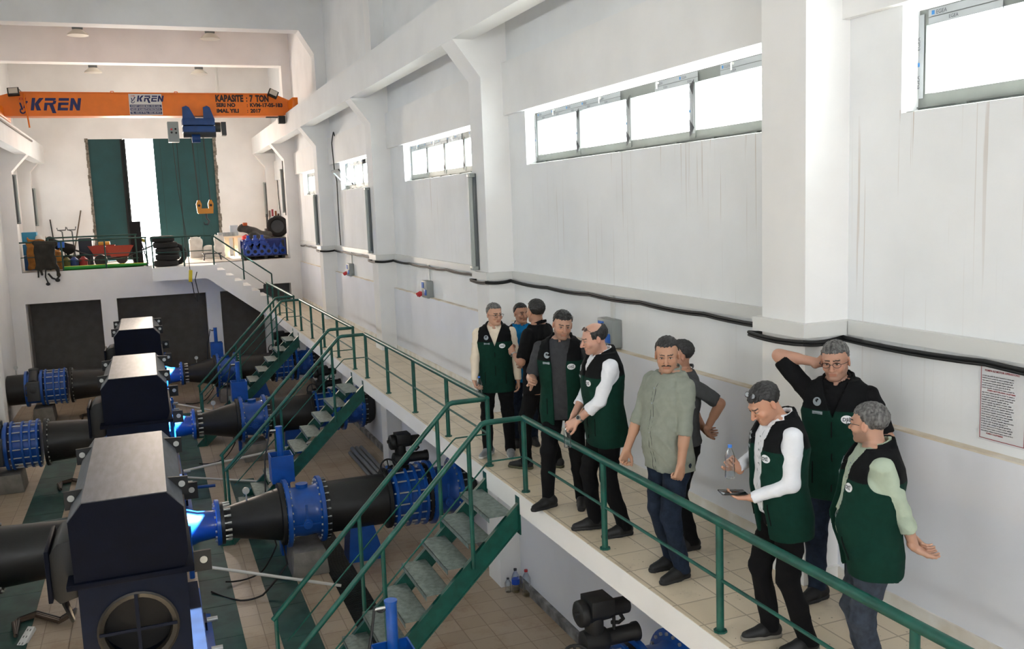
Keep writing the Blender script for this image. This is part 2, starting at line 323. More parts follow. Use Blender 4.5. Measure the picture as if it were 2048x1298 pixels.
# skirting along the walkway wall
sk = MB()
for i, y in enumerate(PY[:5]): sk.box((XW-.085, y+PW, 0), (XW-.07, PY[i+1] if i < 4 else PLY, .09))
struct(sk.build('baseboard_right', mat('stained_skirting', 'e9e7e2', .7, col2='d8d0c2', vscale=4)))
# ledge line of rough plaster at the top of the thicker lower wall
lg = MB(); lg.box((XW-.071, YF, 1.222), (XW+.01, YB, 1.233)); struct(lg.build('trim_5', mat('rough_plaster_edge', 'ebe7df', .9, col2='d0c0a6', vscale=3)))
# low kerb where the lower wall meets the floor
kb = MB(); kb.box((XW-.13, YF, FZ), (XW-.07, YB, FZ+.12)); struct(kb.build('trim_6', mat('stained_kerb', '9b9a97', .8, col2='5c5a5a', vscale=5)))
# windows
def window(n, x, y0, y1, z0, z1, side, panes, near):
    """frame in an opening of a side wall; y0 near, y1 far"""
    xo = x+side*.14; f = MB(); w = .055; dx = side*.06
    f.box((xo, y0, z0+.0), (xo+dx, y1, z0+.115)); f.box((xo-side*.012, y0, z0+.03), (xo, y1, z0+.036)); f.box((xo, y0, z1-.13), (xo+dx, y1, z1-.03)); f.box((xo, y0, z0+.115), (xo+dx, y0+w, z1-.13)); f.box((xo, y1-w, z0+.115), (xo+dx, y1, z1-.13))
    step = (y1-y0-2*w)/panes
    for k in range(1, panes): yy = y0+w+k*step; f.box((xo-side*.006, yy-.045, z0+.05), (xo+dx, yy+.045, z1-.1))
    f.box((xo-side*.10, y0+.003, z0+.001), (xo-side*.001, y1-.003, z0+.008))
    for k in range(2*panes): yy = y0+(k+.5)*(y1-y0)/(2*panes); f.box((xo-side*.03, yy-.04, z0+.012), (xo, yy+.04, z0+.028))
    o = f.build('window_%d' % n, ALU); struct(o)
    g = MB(); g.box((xo+dx*.4, y0+w, z0+.10), (xo+dx*.55, y1-w, z1-.12)); g.build('pane', CLEAR, o)
    if near:
        s = MB(); e = .004*side
        def strip(ya, za, yb, zb):            # printed protective film, left on the frame
            s.box((xo-side*.008, ya, za), (xo-side*.0066, yb, zb), 0)
        for k in range(1, panes):
            yy = y0+w+k*step; strip(yy-.038, z0+.09, yy-.003, z1-.14); strip(yy+.003, z0+.09, yy+.038, z1-.14)
            s.add([(xo-side*.012, yy-.04, z1-.1), (xo-side*.012, yy+.035, z1-.16), (xo-side*.02, yy-.03, z1-.24)], [(0, 1, 2)], 3)
            s.add([(xo-side*.012, yy+.04, z0+.06), (xo-side*.012, yy-.035, z0+.14), (xo-side*.02, yy+.03, z0+.22)], [(0, 1, 2)], 3)
        strip(y1-.045, z0+.09, y1-.006, z1-.06); strip(y0+.006, z0+.09, y0+.045, z1-.06)
        L_ = [(y1-.08-(.55 if near == 1 else 2.2), y1-.08), (y0+.1, y0+.8), (y0+1.15, y0+1.9)]
        for (a, b) in L_:
            a = max(a, y0+.06); strip(a, z1-.085, b, z1-.04); strip(a, z1-.128, b, z1-.09)
            s.add([(xo-side*.012, a, z1-.06), (xo-side*.012, a, z1-.13), (xo-side*.03, a-.03, z1-.22)], [(0, 1, 2)], 3)
            yy = b-.06
            while yy > a+.25:
                put_text(s, 'EGEA', (xo-side*.0095, yy, z1-.076), (0, -1, 0), (0, 0, 1), .035, 1)
                put_text(s, 'EGEA', (xo-side*.0095, yy-.1, z1-.12), (0, -1, 0), (0, 0, 1), .03, 1); s.box((xo-side*.0095, yy+.012, z1-.075), (xo-side*.009, yy+.035, z1-.05), 2); yy -= .42
        for yy, zz in ((y1-.016, z0+.15), (y0+.03, z0+.15))+tuple((y0+w+k*step+.03, z0+.14) for k in range(1, panes)):
            put_text(s, 'EGEA', (xo-side*.0095, yy, zz), (0, 0, 1), (0, 1, 0), .035, 1); s.box((xo-side*.0095, yy, zz+.14), (xo-side*.009, yy+.022, zz+.165), 2)
            put_text(s, 'EGEA', (xo-side*.0095, yy, zz+.24), (0, 0, 1), (0, 1, 0), .035, 1)
        s.build('film_sticker', [STICK, STICKD, STICKB, TORN], o)
    for k in range(panes*2-1):
        if near and k % 2 == 0:
            yy = y0+(k+1)*(y1-y0)/(2*panes); hd = MB().cyl((xo-side*.004, yy, z1-.055), (xo-side*.03, yy, z1-.055), .012, n=8); hd.cyl((xo-side*.03, yy, z1-.05), (xo-side*.03, yy, z1-.11), .008, n=8); hd.build('latch', WHITEP, o)
    return o
for k, (y1, y0) in enumerate(WIN_R): window(k+1, XW, y0, y1, SILL, HEAD, 1, 3 if k == 0 else 4, 1 if k == 0 else (2 if k in (1, 2, 3) else 0))
for k, (y1, y0) in enumerate(WIN_L): window(k+7, XL, y0, y1, 3.2, 3.85, -1, 4 if y1-y0 > 2 else 1, 0)
# steel gate at the back: left leaf closed, narrow leaf folded, right leaf closed
GATE = mat('green_gate_steel', '074245', .5, var=.12, vscale=2); GATED = mat('dark_gate_edge', '1c2022', .7)
for n, (a, b, yy) in enumerate(((DX0-.05, -.47, YB+.03), (.50, DX1+.05, YB+.03))):
    mb = MB(); mb.box((a, yy, PLZ+.0), (b, yy+.05, DZ1+.05), 0)
    if n == 0: mb.box((b-.09, yy-.03, PLZ+.02), (b, yy, DZ1-.02), 1)
    for xx in ([] if n == 0 else (1.28,)): mb.box((xx-.012, yy-.004, PLZ+.02), (xx+.012, yy, DZ1-.02), 1)
    for xx in ([] if n == 0 else (.72, 1.95)): mb.box((xx-.004, yy-.003, PLZ+.02), (xx+.004, yy, DZ1-.02), 1)
    d = struct(mb.build('door_%d' % (n+1), [GATE, GATED]))
mb = MB(); mb.obox((-.44, YB-.12, (PLZ+DZ1)/2+.01), (.04, .26, DZ1-PLZ-.06), Matrix.Rotation(.25, 3, 'Z'), 0); struct(mb.build('door_3', GATED))
jg = MB()
for k in range(34):
    zz = PLZ+.05+k*.122; dx = random.uniform(.0, .05); jg.box((DX1-.07, YB-.012, zz-.03), (DX1+.005+dx, YB+.002, zz+.1)); dx = random.uniform(0, .04); jg.box((DX0-.005-dx, YB-.012, zz-.03), (DX0+.06, YB+.002, zz+.1))
struct(jg.build('trim_7', mat('ragged_mortar', '5a544c', .9, col2='8d867b', vscale=12)))

wn = bpy.data.objects['window_4']; sm = MB(); Ms = Matrix.Rotation(-.75, 3, 'Y')
def _sp(y, t, o=0): return Vector((XW+.12, y, SILL+.12))+Vector((-math.sin(.75)*t, 0, math.cos(.75)*t))+Vector((-math.cos(.75)*o, 0, -math.sin(.75)*o))
for (ya, yb, ta, tb) in ((21.95, 22.85, 0, .05), (21.95, 22.85, .44, .50), (21.95, 22.0, 0, .5), (22.8, 22.85, 0, .5)):
    sm.add([_sp(ya, ta), _sp(yb, ta), _sp(yb, tb), _sp(ya, tb), _sp(ya, ta, .03), _sp(yb, ta, .03), _sp(yb, tb, .03), _sp(ya, tb, .03)], [(0, 1, 2, 3), (7, 6, 5, 4), (0, 4, 5, 1), (1, 5, 6, 2), (2, 6, 7, 3), (3, 7, 4, 0)])
sa = sm.build('open_sash', STICK, wn); MB().add([_sp(22, .05, .015), _sp(22.8, .05, .015), _sp(22.8, .45, .015), _sp(22, .45, .015)], [(0, 1, 2, 3)]).build('sash_pane', CLEAR, sa)
# sampling portals at the openings (they give no light of their own)
def portal(loc, rot, sx, sy):
    o = opening_lamp('portal', loc, rot, sx, sy, 1); o.data.cycles.is_portal = True
for (y1, y0) in WIN_R: portal((XW+.32, (y0+y1)/2, (SILL+HEAD)/2), (0, math.pi/2, 0), HEAD-SILL, y1-y0)
for (y1, y0) in WIN_L: portal((XL-.32, (y0+y1)/2, 3.525), (0, -math.pi/2, 0), .65, y1-y0)
portal((0, YB+.32, 3.4), (-math.pi/2, 0, 0), 1.0, 4.1)
portal((0, YF-.32, (GZ0+GZ1)/2), (math.pi/2, 0, 0), GX1-GX0, GZ1-GZ0)
# ================================================================ GUARDRAILS, STAIRS
ST_Y = [(8.12, 9.14), (15.05, 16.03), (22.02, 22.99)]
RX = 3.25; RH = .74; SX = 2.82                           # rail line, its height, x of the knee where the handrail starts down
def rail_bar(mb, pts, r): mb.tube(pts, r, 10)
def guardrail(ya, yb, posts, label, near_end=None, far_end=None):
    """section of walkway rail from ya (near) to yb (far)"""
    t = thing('guardrail', label, 'railing', (RX, ya, 0), 0)
    MB().tube([(RX, ya, RH), (RX, yb, RH)], .031, 12).build('top_rail', GREEN, t)
    MB().tube([(RX, ya, RH*.48), (RX, yb, RH*.48)], .012, 8).build('mid_rail', GREEN, t)
    for y in posts:
        p = MB(); p.cyl((RX, y, .0), (RX, y, RH), .025, n=12); p.cyl((RX, y, 0), (RX, y, .012), .045, n=8); p.build('post', GREEN, t)
    return t
guardrail(.5, ST_Y[0][0], [1.6, 3.2, 4.82, 6.44, 8.12], 'green walkway guardrail nearest the camera, in front of the standing men')
guardrail(ST_Y[0][1], ST_Y[1][0], [9.14, 10.6, 12.1, 13.6, 15.05], 'green walkway guardrail running between the nearest and the middle steel stairs')
guardrail(ST_Y[1][1], ST_Y[2][0], [16.03, 17.5, 19.0, 20.5, 22.02], 'green walkway guardrail running between the middle and the farthest steel stairs')
guardrail(ST_Y[2][1], LY-.02, [22.99, 24.4, 25.8, 27.1, LY-.04], 'green walkway guardrail beyond the farthest steel stairs, up to the concrete steps')
def stairs(y0, y1, label):
    t = thing('metal_staircase', label, 'stairs', (SX, y0, FZ), 0)
    dz = 2.42; x1 = XE+.01; xb = x1-dz                  # 45 degrees
    for y, yo in ((y0+.03, -1), (y1-.05, 1)):
        s = MB(); s.prism([(x1, -.10), (x1, -.36), (xb+.16, FZ), (xb-.05, FZ), (xb-.05, FZ+.05)], 'y', y, y+.012)
        s.prism([(x1, -.10), (x1, -.112), (xb-.05, FZ+.038), (xb-.05, FZ+.05)], 'y', y-.02, y+.032)
        s.prism([(x1, -.348), (x1, -.36), (xb+.17, FZ), (xb+.155, FZ)], 'y', y-.02, y+.032)
        s.box((x1-.012, y-.05, -.42), (x1-.002, y+.06, -.04)); s.build('stringer', GREEN, t)
    n = 10
    for k in range(n):
        z = -.22-k*.222; x = x1-.05-k*.222-.12
        tr = MB(); tr.box((x-.14, y0+.045, z-.004), (x+.12, y1-.055, z)); tr.box((x-.14, y0+.045, z-.05), (x-.136, y1-.055, z)); tr.box((x+.116, y0+.045, z-.04), (x+.12, y1-.055, z)); tr.build('tread', GALV, t)
    for y in (y0, y1):
        h = MB(); h.tube([(RX-.03, y, RH), (SX+.04, y, RH), (SX, y, RH-.01), (SX-.03, y, RH-.04), (.87, y, -1.26)], .027, 10); hr = h.build('handrail', GREEN, t)
        h = MB(); h.tube([(RX-.03, y, RH*.48), (SX+.06, y, RH*.48), (SX+.03, y, RH*.48-.02), (1.0, y, -1.51-.0)], .009, 6); h.build('mid_rail', GREEN, t)
        for x in (2.68, 1.80):
            MB().cyl((x, y, x-SX+RH-.02), (x, y, x-x1-.18), .022, n=10).build('post', GREEN, t)
        MB().cyl((.90, y, -1.23), (.90, y, FZ+.02), .022, n=10).build('post', GREEN, t)
    return t
stairs(*ST_Y[0], 'green steel stairs with chequered treads, nearest of three, descending from the walkway beside the men')
stairs(*ST_Y[1], 'green steel stairs, middle of the three, descending from the walkway to the pump floor')
stairs(*ST_Y[2], 'green steel stairs, farthest of the three, close to the concrete platform steps')
# concrete-steps rail
sr = thing('guardrail', 'thin dark green handrail running down beside the white concrete steps', 'railing', (1.8, LY+.05, PLZ))
G2 = mat('dark_rail_paint', '12423b', .5, spec=.5)
yy = LY+.05; sl = -PLZ/1.88
MB().tube([(1.8, yy, PLZ+.86), (3.42, yy, .06+.92)], .022, 8).build('top_rail', G2, sr)
MB().tube([(1.8, yy, PLZ+.42), (3.42, yy, .06+.46)], .012, 6).build('mid_rail', G2, sr)
MB().cyl((1.8, yy, PLZ), (1.8, yy, PLZ+.86), .022, n=8).build('post', G2, sr)
MB().cyl((2.62, yy, .86), (2.62, yy, PLZ+.86-.43), .022, n=8).build('post', G2, sr)
MB().cyl((3.42, yy, 0.0), (3.42, yy, .98), .022, n=8).build('post', G2, sr)
def plat_rail(x0, x1, y, posts, label, h=.86, top=None, rails=(1, .5)):
    t = thing('guardrail', label, 'railing', (x0, y, PLZ))
    for k, q in enumerate(rails): MB().tube([(x0, y, PLZ+h*q), (x1, y, PLZ+h*q)], .022 if k == 0 else .012, 8).build('top_rail' if k == 0 else 'mid_rail', G2, t)
    for x in posts: MB().cyl((x, y, PLZ), (x, y, PLZ+h), .022, n=8).build('post', G2, t)
    return t
plat_rail(.14, 1.76, LY+.05, [.14, .98], 'dark green rail along the landing in front of the tyre stack')
plat_rail(-3.5, .02, PLY+.06, [-3.42, -2.3, -1.15, -.02], 'dark green rail along the front edge of the rear platform, left part')
t = plat_rail(-2.75, -.25, PLY+.75, [-2.7, -.3], 'dark green portable barrier rail standing behind the platform edge rail', h=.95, rails=(1, .25))
# ================================================================ CABLES AND WALL FITTINGS
def sag(pts, n=10, dip=.05):
    out = []
    for a, b in zip(pts[:-1], pts[1:]):
        for k in range(n): u = k/n; out.append(Vector(a).lerp(Vector(b), u)-Vector((0, 0, dip*4*u*(1-u))))
    out.append(Vector(pts[-1])); return out
cb = MB()
xf = XW-.075; xq = XP-.07
pts = []
for i in range(0, 5):
    y = PY[i]; yn = PY[i+1]
    pts += [(xf+.01, y-.03, 1.782), (xq, y-.07, 1.785), (xq, y+PW+.07, 1.782), (xf+.01, y+PW+.08, 1.780)]
    m = (yn-y-PW-.2)/5
    pts += [(xf+.01, y+PW+.1+m*k, 1.782+random.uniform(-.012, .004)) for k in (1, 2, 3, 4)]
pts += [(xf, PLY-.3, 1.75)]
for r_, off in ((.013, 0), (.010, .022)): cb.tube([p-Vector((0, 0, off)) for p in sag(pts, 6, .016)], r_, 8)
tag(cb.build('power_cable', BLACK), 'thick black cable hung under the white trunking along the right wall', 'cable')
def hang(pts, label, r=.014): return tag(MB().tube(sag(pts, 8, -.02), r, 6).build('hanging_cable', BLACK), label, 'cable')
hang([(XW-.08, 22.95, 4.6), (XW-.08, 23.05, 4.7), (XW-.08, 23.35, 4.45), (XW-.08, 23.2, 3.7), (XW-.08, 23.0, 3.5), (XW-.08, 23.05, 2.4), (XW-.08, 23.0, 1.93)], 'black cable hanging down the right wall beside the open tilted window')
hang([(XP-.02, 30.0, 4.4), (XP-.02, 30.05, 3.9), (XP-.03, 29.9, 3.6), (XP-.03, 29.93, 2.7)], 'black cable looping down the pillar at the platform front')
hang([(XW-.02, 34.3, 4.6), (XW-.02, 34.2, 3.4), (XW-.02, 34.0, 2.55)], 'long black cable hanging near the back right corner above the car tyre')
LF = mat('lamp_cover_grey', '9aa09c', .35); LFD = mat('lamp_back_dark', '5a5f60', .5)
def batten(x, y, z0, z1, label, side=-1):
    t = thing('strip_light', label, 'lamp', (x, y, z0))
    MB().box((x, y-.055, z0), (x+side*.05, y+.055, z1)).build('housing', LFD, t, bevel=.008)
    MB().cyl((x+side*.06, y, z0+.03), (x+side*.06, y, z1-.03), .04, n=10).build('diffuser', LF, t)
    for z in (z0, z1-.05): MB().box((x+side*.02, y-.06, z), (x+side*.1, y+.06, z+.05)).build('end_cap', LF, t, bevel=.008)
XB_ = XW-.0
batten(XP, PY[2]+.38, 1.92, 3.22, 'vertical grey strip light on a right hand pillar, nearest of the row')
batten(XP, PY[3]+.38, 1.92, 3.22, 'vertical grey strip light on a right hand pillar, second from the camera')
batten(XP, PY[4]+.38, 1.92, 3.22, 'vertical grey strip light on a right hand pillar, third from the camera')
batten(XP, PY[5]+.40, 2.78, 4.15, 'vertical grey strip light on the pillar at the platform front', side=-1)
batten(XP, YB-.2, 2.65, 3.9, 'vertical strip light on the pillar in the back right corner')
batten(XLP, 29.95, 2.75, 4.15, 'vertical strip light on the left pillar beside the small window', side=1)
batten(XLP, YB-.2, 2.65, 3.9, 'vertical strip light in the back left corner', side=1)
def socket_box(y, z, label):
    t = thing('socket_box', label, 'electrical box', (XW-.07, y, z))
    x = XW-.0; MB().box((x-.12, y-.17, z), (x, y+.17, z+.3)).build('housing', GREY, t, bevel=.012)
    MB().box((x-.026, y-.03, z+.3), (x, y+.03, 1.80)).build('conduit', WHITEP, t)
    MB().box((x-.135, y-.13, z+.05), (x-.12, y-.02, z+.15)).build('blue_socket', BLUEP, t, bevel=.006)
    MB().box((x-.13, y+.02, z+.17), (x-.12, y+.13, z+.27)).build('breaker_window', BLUEP, t)
    for k in (0, 1): MB().cyl((x-.1, y+.19+k*.09, z+.07), (x-.18, y+.20+k*.09, z+.03), .036, n=12).build('red_socket', REDP, t)
    return t
socket_box(15.55, 1.22, 'grey socket box with red outlets on the right wall, middle one')
socket_box(22.1, 1.22, 'small grey socket box with red outlets on the right wall, farthest one')
socket_box(8.7, 1.25, 'grey socket box on the wall behind the balding man in the vest')
# posters
PAPER = mat('poster_paper', 'd9d9da', .45); PRED = mat('poster_red', '9c3a40', .6); PBLK = mat('poster_black', '3d3d42', .6)
def poster(y1, y0, z0, z1, label, heads):
    t = MB(); x = XW-.006
    if True:
        t.box((x, y0, z0), (XW, y1, z1), 0); e = .012
        for (a, b, c, d) in ((y0+e, z0+e, y1-e, z0+e+.004), (y0+e, z1-e-.004, y1-e, z1-e), (y0+e, z0+e, y0+e+.004, z1-e), (y1-e-.004, z0+e, y1-e, z1-e)): t.box((x-.0008, a, b), (x-.0002, c, d), 1)
        zz = z1-.045
        words_ = 've bu pompa motor su yag basinc vana kontrol edilir calisma seviye ile sonra acilir kapatilir elektrik pano sistem gerekli emniyet'.split()
        put_text(t, heads[0], (x-.001, y1-.04, zz), (0, -1, 0), (0, 0, 1), .016, 1, off=.0006, wide=.95); zz -= .03; ln = 0
        while zz > z0+.03:
            if ln in (6, 24): put_text(t, heads[1 if ln == 6 else 2], (x-.001, y1-.06, zz), (0, -1, 0), (0, 0, 1), .012, 1, off=.0005)
            else: put_text(t, ' '.join(random.choice(words_) for _ in range(9))[:46], (x-.001, y1-.022, zz), (0, -1, 0), (0, 0, 1), .0125, 2, off=.0003, wide=.93)
            zz -= .0145; ln += 1
    tag(t.build('instruction_poster', [PAPER, PRED, PBLK], fix=False), label, 'poster')
poster(4.04, 3.71, 1.29, 1.755, 'white instruction poster with red border, the full one on the near wall', ['POMPA ILE MOTOR OPERASYONU', 'POMPA MOTORLARINI CALISTIRMA', 'POMPA CALISTIRMAK'])
poster(3.69, 3.36, 1.29, 1.755, 'white instruction poster cut off by the right edge of the photo', ['POMPA DURDURMA ISLEMI', 'POMPA MOTORLARI', 'DIKKAT'])
# high-bay lamps
LAMPR = mat('lamp_reflector', 'b9b5ac', .3, metal=.6)
def highbay(x, y, z, label):
    t = thing('high_bay_lamp', label, 'lamp', (x, y, z))
    MB().lathe((x, y, z), (0, 0, 1), [(0, .26), (.03, .25), (.14, .12), (.16, .11)], 24).build('reflector', LAMPR, t)
    MB().lathe((x, y, z+.15), (0, 0, 1), [(0, .12), (.02, .13), (.17, .13), (.19, .10)], 16).build('ballast_housing', LFD, t)
    MB().cyl((x, y, z+.33), (x, y, ZC), .012, n=6).build('hanger', LFD, t)
highbay(-1.2, 27, 7.53, 'round high-bay ceiling lamp, upper left of four'); highbay(2.07, 27, 7.53, 'round high-bay ceiling lamp, upper right of four')
highbay(-1.09, 32, 7.3, 'round high-bay ceiling lamp, lower left, just above the orange crane'); highbay(2.03, 32, 7.3, 'round high-bay ceiling lamp, lower right, just above the orange crane')
tag(MB().cyl((2.75, 34.4, 6.6), (2.75, 34.4, ZC), .05, n=8).build('ceiling_conduit', WHITEP), 'short white pipe hanging from the ceiling above the crane beam', 'pipe')
# ================================================================ OVERHEAD CRANE
GY = 26.2
cr = thing('overhead_crane', 'orange overhead crane girder with navy KREN lettering across the hall', 'crane', (0, GY, 5.41))
g = MB(); g.prism([(-3.25, 5.62), (-3.0, 5.41), (3.75, 5.41), (4.0, 5.50), (4.0, 5.80), (3.56, 5.99), (-2.75, 5.99), (-3.2, 5.86)], 'y', GY, GY+.42)
g.box((-2.9, GY-.03, 5.405), (3.75, GY+.45, 5.425)); g.box((-2.75, GY-.03, 5.98), (3.5, GY+.45, 6.0)); g.build('girder', ORANGE, cr)
for x, z in ((3.97, 5.54), (-3.07, 5.37)):
    e = MB(); e.box((x-.07, GY-.9, z), (x+.07, GY+1.3, z+.26)); e.build('end_carriage', ORANGE, cr, bevel=.01)
    for y in (GY-.7, GY+1.1): MB().cyl((x-.04, y, z+.07), (x+.04, y, z+.07), .09, n=14).build('wheel', BLACK, cr)
MB().box((3.3, GY-.02, 5.36), (3.62, GY+.1, 5.385)).box((3.62, GY-.1, 5.2), (3.8, GY+.1, 5.4)).build('buffer', BLACK, cr)
for x, r in ((-.5, 0), (1.05, 0)): MB().tube([(x-.05, GY+.2, 5.99), (x-.03, GY+.2, 6.05), (x+.03, GY+.2, 6.05), (x+.06, GY+.2, 5.99)], .012, 6).build('lifting_eye', ORANGE, cr)
def kren(mb, x, z, h, wd, mi, redmi, hook=True, y=GY):
    """navy block lettering KREN with a split R and E and the little hook mark"""
    yy = y-.006; s = h; X = x; sh = .22
    def poly(pts, m=mi): mb.add([(X+(px+sh*pz)*s*wd, yy, z+pz*s) for px, pz in pts], [tuple(range(len(pts)))], m)
    poly([(0, 0), (.28, 0), (.28, 1), (0, 1)]); poly([(.28, .52), (.62, 1), (1.0, 1), (.62, .5)]); poly([(.28, .52), (.62, .5), (.90, 0), (.52, 0)])
    X += 1.12*s*wd
    poly([(.0, .78), (.78, .78), (.95, .88), (.9, 1), (0, 1)]); poly([(.0, 0), (.26, 0), (.26, .44), (.0, .44)]); poly([(0, .44), (.7, .44), (.72, .62), (0, .62)]); poly([(.66, .44), (.96, .55), (1.0, .78), (.74, .8)]); poly([(.42, .46), (.76, .46), (1.12, -.22), (.78, -.22)])
    X += 1.18*s*wd
    poly([(0, .78), (.9, .78), (.9, 1), (0, 1)]); poly([(0, .44), (.9, .44), (.9, .64), (0, .64)]); poly([(0, 0), (.26, 0), (.26, .5), (0, .5)]); poly([(.26, 0), (.9, 0), (.9, .22), (.26, .22)])
    X += 1.05*s*wd
    poly([(0, 0), (.27, 0), (.27, 1), (0, 1)]); poly([(.27, 1), (.27, .55), (.62, 0), (.62, .45)]); poly([(.62, 0), (.9, 0), (.9, 1), (.62, 1)])
    if hook:
        X = x-1.05*s*wd
        poly([(0, .62), (.14, .62), (.42, .1), (.3, 0)])
        pts = [(.42+.30*math.cos(a), .02+.30*math.sin(a)) for a in np.linspace(2.6, 6.6, 12)]
        for a, b in zip(pts[:-1], pts[1:]):
            ca, cb_ = Vector((.42, .02)), 0
            ia = ca+(Vector(a)-ca)*.62; ib = ca+(Vector(b)-ca)*.62; poly([a, b, tuple(ib), tuple(ia)])
        poly([(.40, .2), (.52, .18), (.66, .62), (.50, .70)]); poly([(.5, .6), (.74, .62), (.72, .74), (.52, .76)])
        put_text(mb, 'KVM', (X+.12*s*wd, yy, z+.82*s), (wd, 0, 0), (0, 0, 1), .30*s, redmi, shear=.3, off=.004*s)
INKRED = mat('red_lettering', 'c02a20', .5)
k = MB(); kren(k, -2.40, 5.545, .305, .86, 0, 1); k.build('maker_lettering', [NAVYINK, INKRED], cr, fix=False)
k = MB(); yy = GY-.008
def fit(mb, txt, x, z, w_, size, mi=0, off=.006, y=None):
    V, F = text_geo(txt, size, off=off); X0 = min(v[0] for v in V); X1 = max(v[0] for v in V); q = w_/(X1-X0); mb.add([(x+(v[0]-X0)*q, yy if y is None else y, z+v[1]) for v in V], F, mi)
fit(k, 'KAPASiTE', 2.02, 5.785, .72, .235, off=.012); fit(k, ':', 2.81, 5.785, .03, .22, off=.01); fit(k, '7', 2.90, 5.785, .09, .235, off=.012); fit(k, 'TON', 3.05, 5.785, .35, .235, off=.012); k.build('capacity_lettering', INK, cr, fix=False); k = MB()
for zz, a, b, wa, wb in ((5.645, 'SERI NO', 'KVM-17-05-183', .49, .86), (5.495, 'iMAL YILI', '2017', .57, .28)):
    fit(k, a, 2.03, zz, wa, .135, off=.007); fit(k, ':', 2.82, zz, .02, .13, off=.006); fit(k, b, 2.90, zz, wb, .135, off=.007)
k.build('serial_lettering', INK, cr, fix=False)
PLW = mat('sign_white', 'd6d0cc', .4)
k = MB(); k.box((-.115, GY-.006, 5.43), (.68, GY, 5.965), 0)
kren(k, .075, 5.77, .155, .96, 1, 2, y=GY-.004)
for zz, tx in ((5.625, 'HORSET CARSISI MAH. FEVZI CAD.'), (5.54, 'NO:39 KARATAY/KONYA'), (5.455, 'TEL : 0332 35 79 Fax : 0332 345 49 73')):
    k.box((-.10, GY-.0075, zz), (.665, GY-.006, zz+.068), 1); fit(k, tx, -.08, zz+.016, .72, .052, 0, .001, GY-.009)
k.build('sign_plate', [PLW, NAVYINK, INKRED], cr, fix=False)
FLG = glass_mat('floodlight_glass', (.9, .9, .9), .8)
for x, z, ry in ((-2.72, 5.97, -.08), (3.50, 5.97, .45)):
    M = Matrix.Rotation(ry, 4, 'Y') @ Matrix.Rotation(-.35, 4, 'X'); f = MB(); f.obox((x, GY-.2, z), (.26, .09, .2), M); fl = f.build('floodlight', BLACK, cr, bevel=.008)
    MB().obox(Vector((x, GY-.2, z))+M.to_3x3() @ Vector((0, -.048, .01)), (.2, .006, .14), M).build('reflector', LAMPR, fl)
    MB().tube([(x, GY-.16, z), (x+.1, GY-.05, z+.1), (x+.16, GY+.05, 5.99)], .008, 6).build('bracket', BLACK, fl)
MB().tube([(-2.52, GY-.03, 5.95), (-2.5, GY-.05, 5.6), (-2.47, GY-.05, 5.3), (-2.46, GY-.03, 5.12)], .02, 6).build('current_collector_arm', ORANGE, cr)
# hoist trolley
BD = mat('hoist_blue', '163f78', .5, var=.2); ht = thing('hoist_trolley', 'blue electric hoist trolley hanging under the orange crane girder', 'hoist', (1.5, GY, 5.0))
for x, w_ in ((1.28, .22), (1.80, .16)):
    MB().prism([(x-.13, 5.28), (x+w_, 5.28), (x+.05, 5.62), (x-.02, 5.66), (x-.12, 5.62)], 'y', GY-.12, GY-.09).build('wheel_plate', BD, ht)
    MB().cyl((x, GY-.09, 5.55), (x, GY-.03, 5.55), .07, n=12).build('wheel', BLACK, ht)
MB().box((1.14, GY-.14, 5.16), (1.95, GY+.5, 5.34)).box((1.14, GY-.2, 4.98), (1.95, GY+.4, 5.13)).build('trolley_frame', BD, ht, bevel=.01)
MB().cyl((1.15, GY+.12, 5.0), (1.97, GY+.12, 5.0), .15, n=18).build('rope_drum', DGREY, ht)
MB().cyl((1.97, GY+.1, 5.12), (2.1, GY+.1, 5.12), .13, n=16).box((2.12, GY-.02, 4.9), (2.24, GY+.3, 5.25)).build('hoist_motor', DGREY, ht)
MB().cyl((1.35, GY, 4.82), (1.56, GY, 4.82), .11, n=14).build('rope_guide', BD, ht)
cbx = MB().box((.76, GY-.25, 4.72), (1.03, GY+.1, 5.24)).build('control_box', GREY, ht, bevel=.01)
for x, z, m_ in ((.85, 5.04, REDP), (.85, 4.96, BLACK), (.95, 5.05, BLACK), (.96, 4.95, BLACK)): MB().cyl((x, GY-.25, z), (x, GY-.27, z), .026, n=10).build('button', m_, cbx)
ROPE = mat('wire_rope', '1f1c18', .6)
for x, x2, y in ((1.33, 1.40, GY-.05), (1.36, 1.42, GY+.1), (1.62, 1.69, GY-.05), (1.65, 1.71, GY+.1)): MB().cyl((x, y, 4.9), (x2, y, 3.05), .008, n=6).build('rope', ROPE, ht)
MB().tube([(.86, GY, 4.72), (.9, GY, 3.5), (1.0, GY-.02, 2.35), (1.01, GY-.02, 1.75), (1.03, GY-.02, 1.35)], .009, 6).build('pendant_cable', ROPE, ht)
hb = MB()
for x in (1.39, 1.69): hb.prism([(x-.05, 2.86), (x+.05, 2.86), (x+.07, 3.1), (x+.03, 3.2), (x-.03, 3.2), (x-.07, 3.1)], 'y', GY-.06, GY+.12)
hb.box((1.36, GY-.05, 2.84), (1.74, GY+.1, 2.98)); hbo = hb.build('hook_block', mat('hook_block_orange', 'd98a1c', .45), ht)
for x in (1.39, 1.69): MB().cyl((x, GY-.065, 3.06), (x, GY-.07, 3.06), .035, n=10).build('sheave', BLACK, hbo)
MB().tube([(1.56, GY, 2.85), (1.56, GY, 2.72), (1.62, GY, 2.64), (1.58, GY, 2.55), (1.50, GY, 2.56), (1.49, GY, 2.62)], [.03, .025, .025, .025, .02, .012], 8).build('hook', DGREY, hbo)
MB().obox((1.03, GY-.02, 1.2), (.09, .07, .32), Matrix.Rotation(.1, 4, 'Y')).build('pendant_handset', mat('pendant_yellow', 'd9c020', .5), ht, bevel=.015)
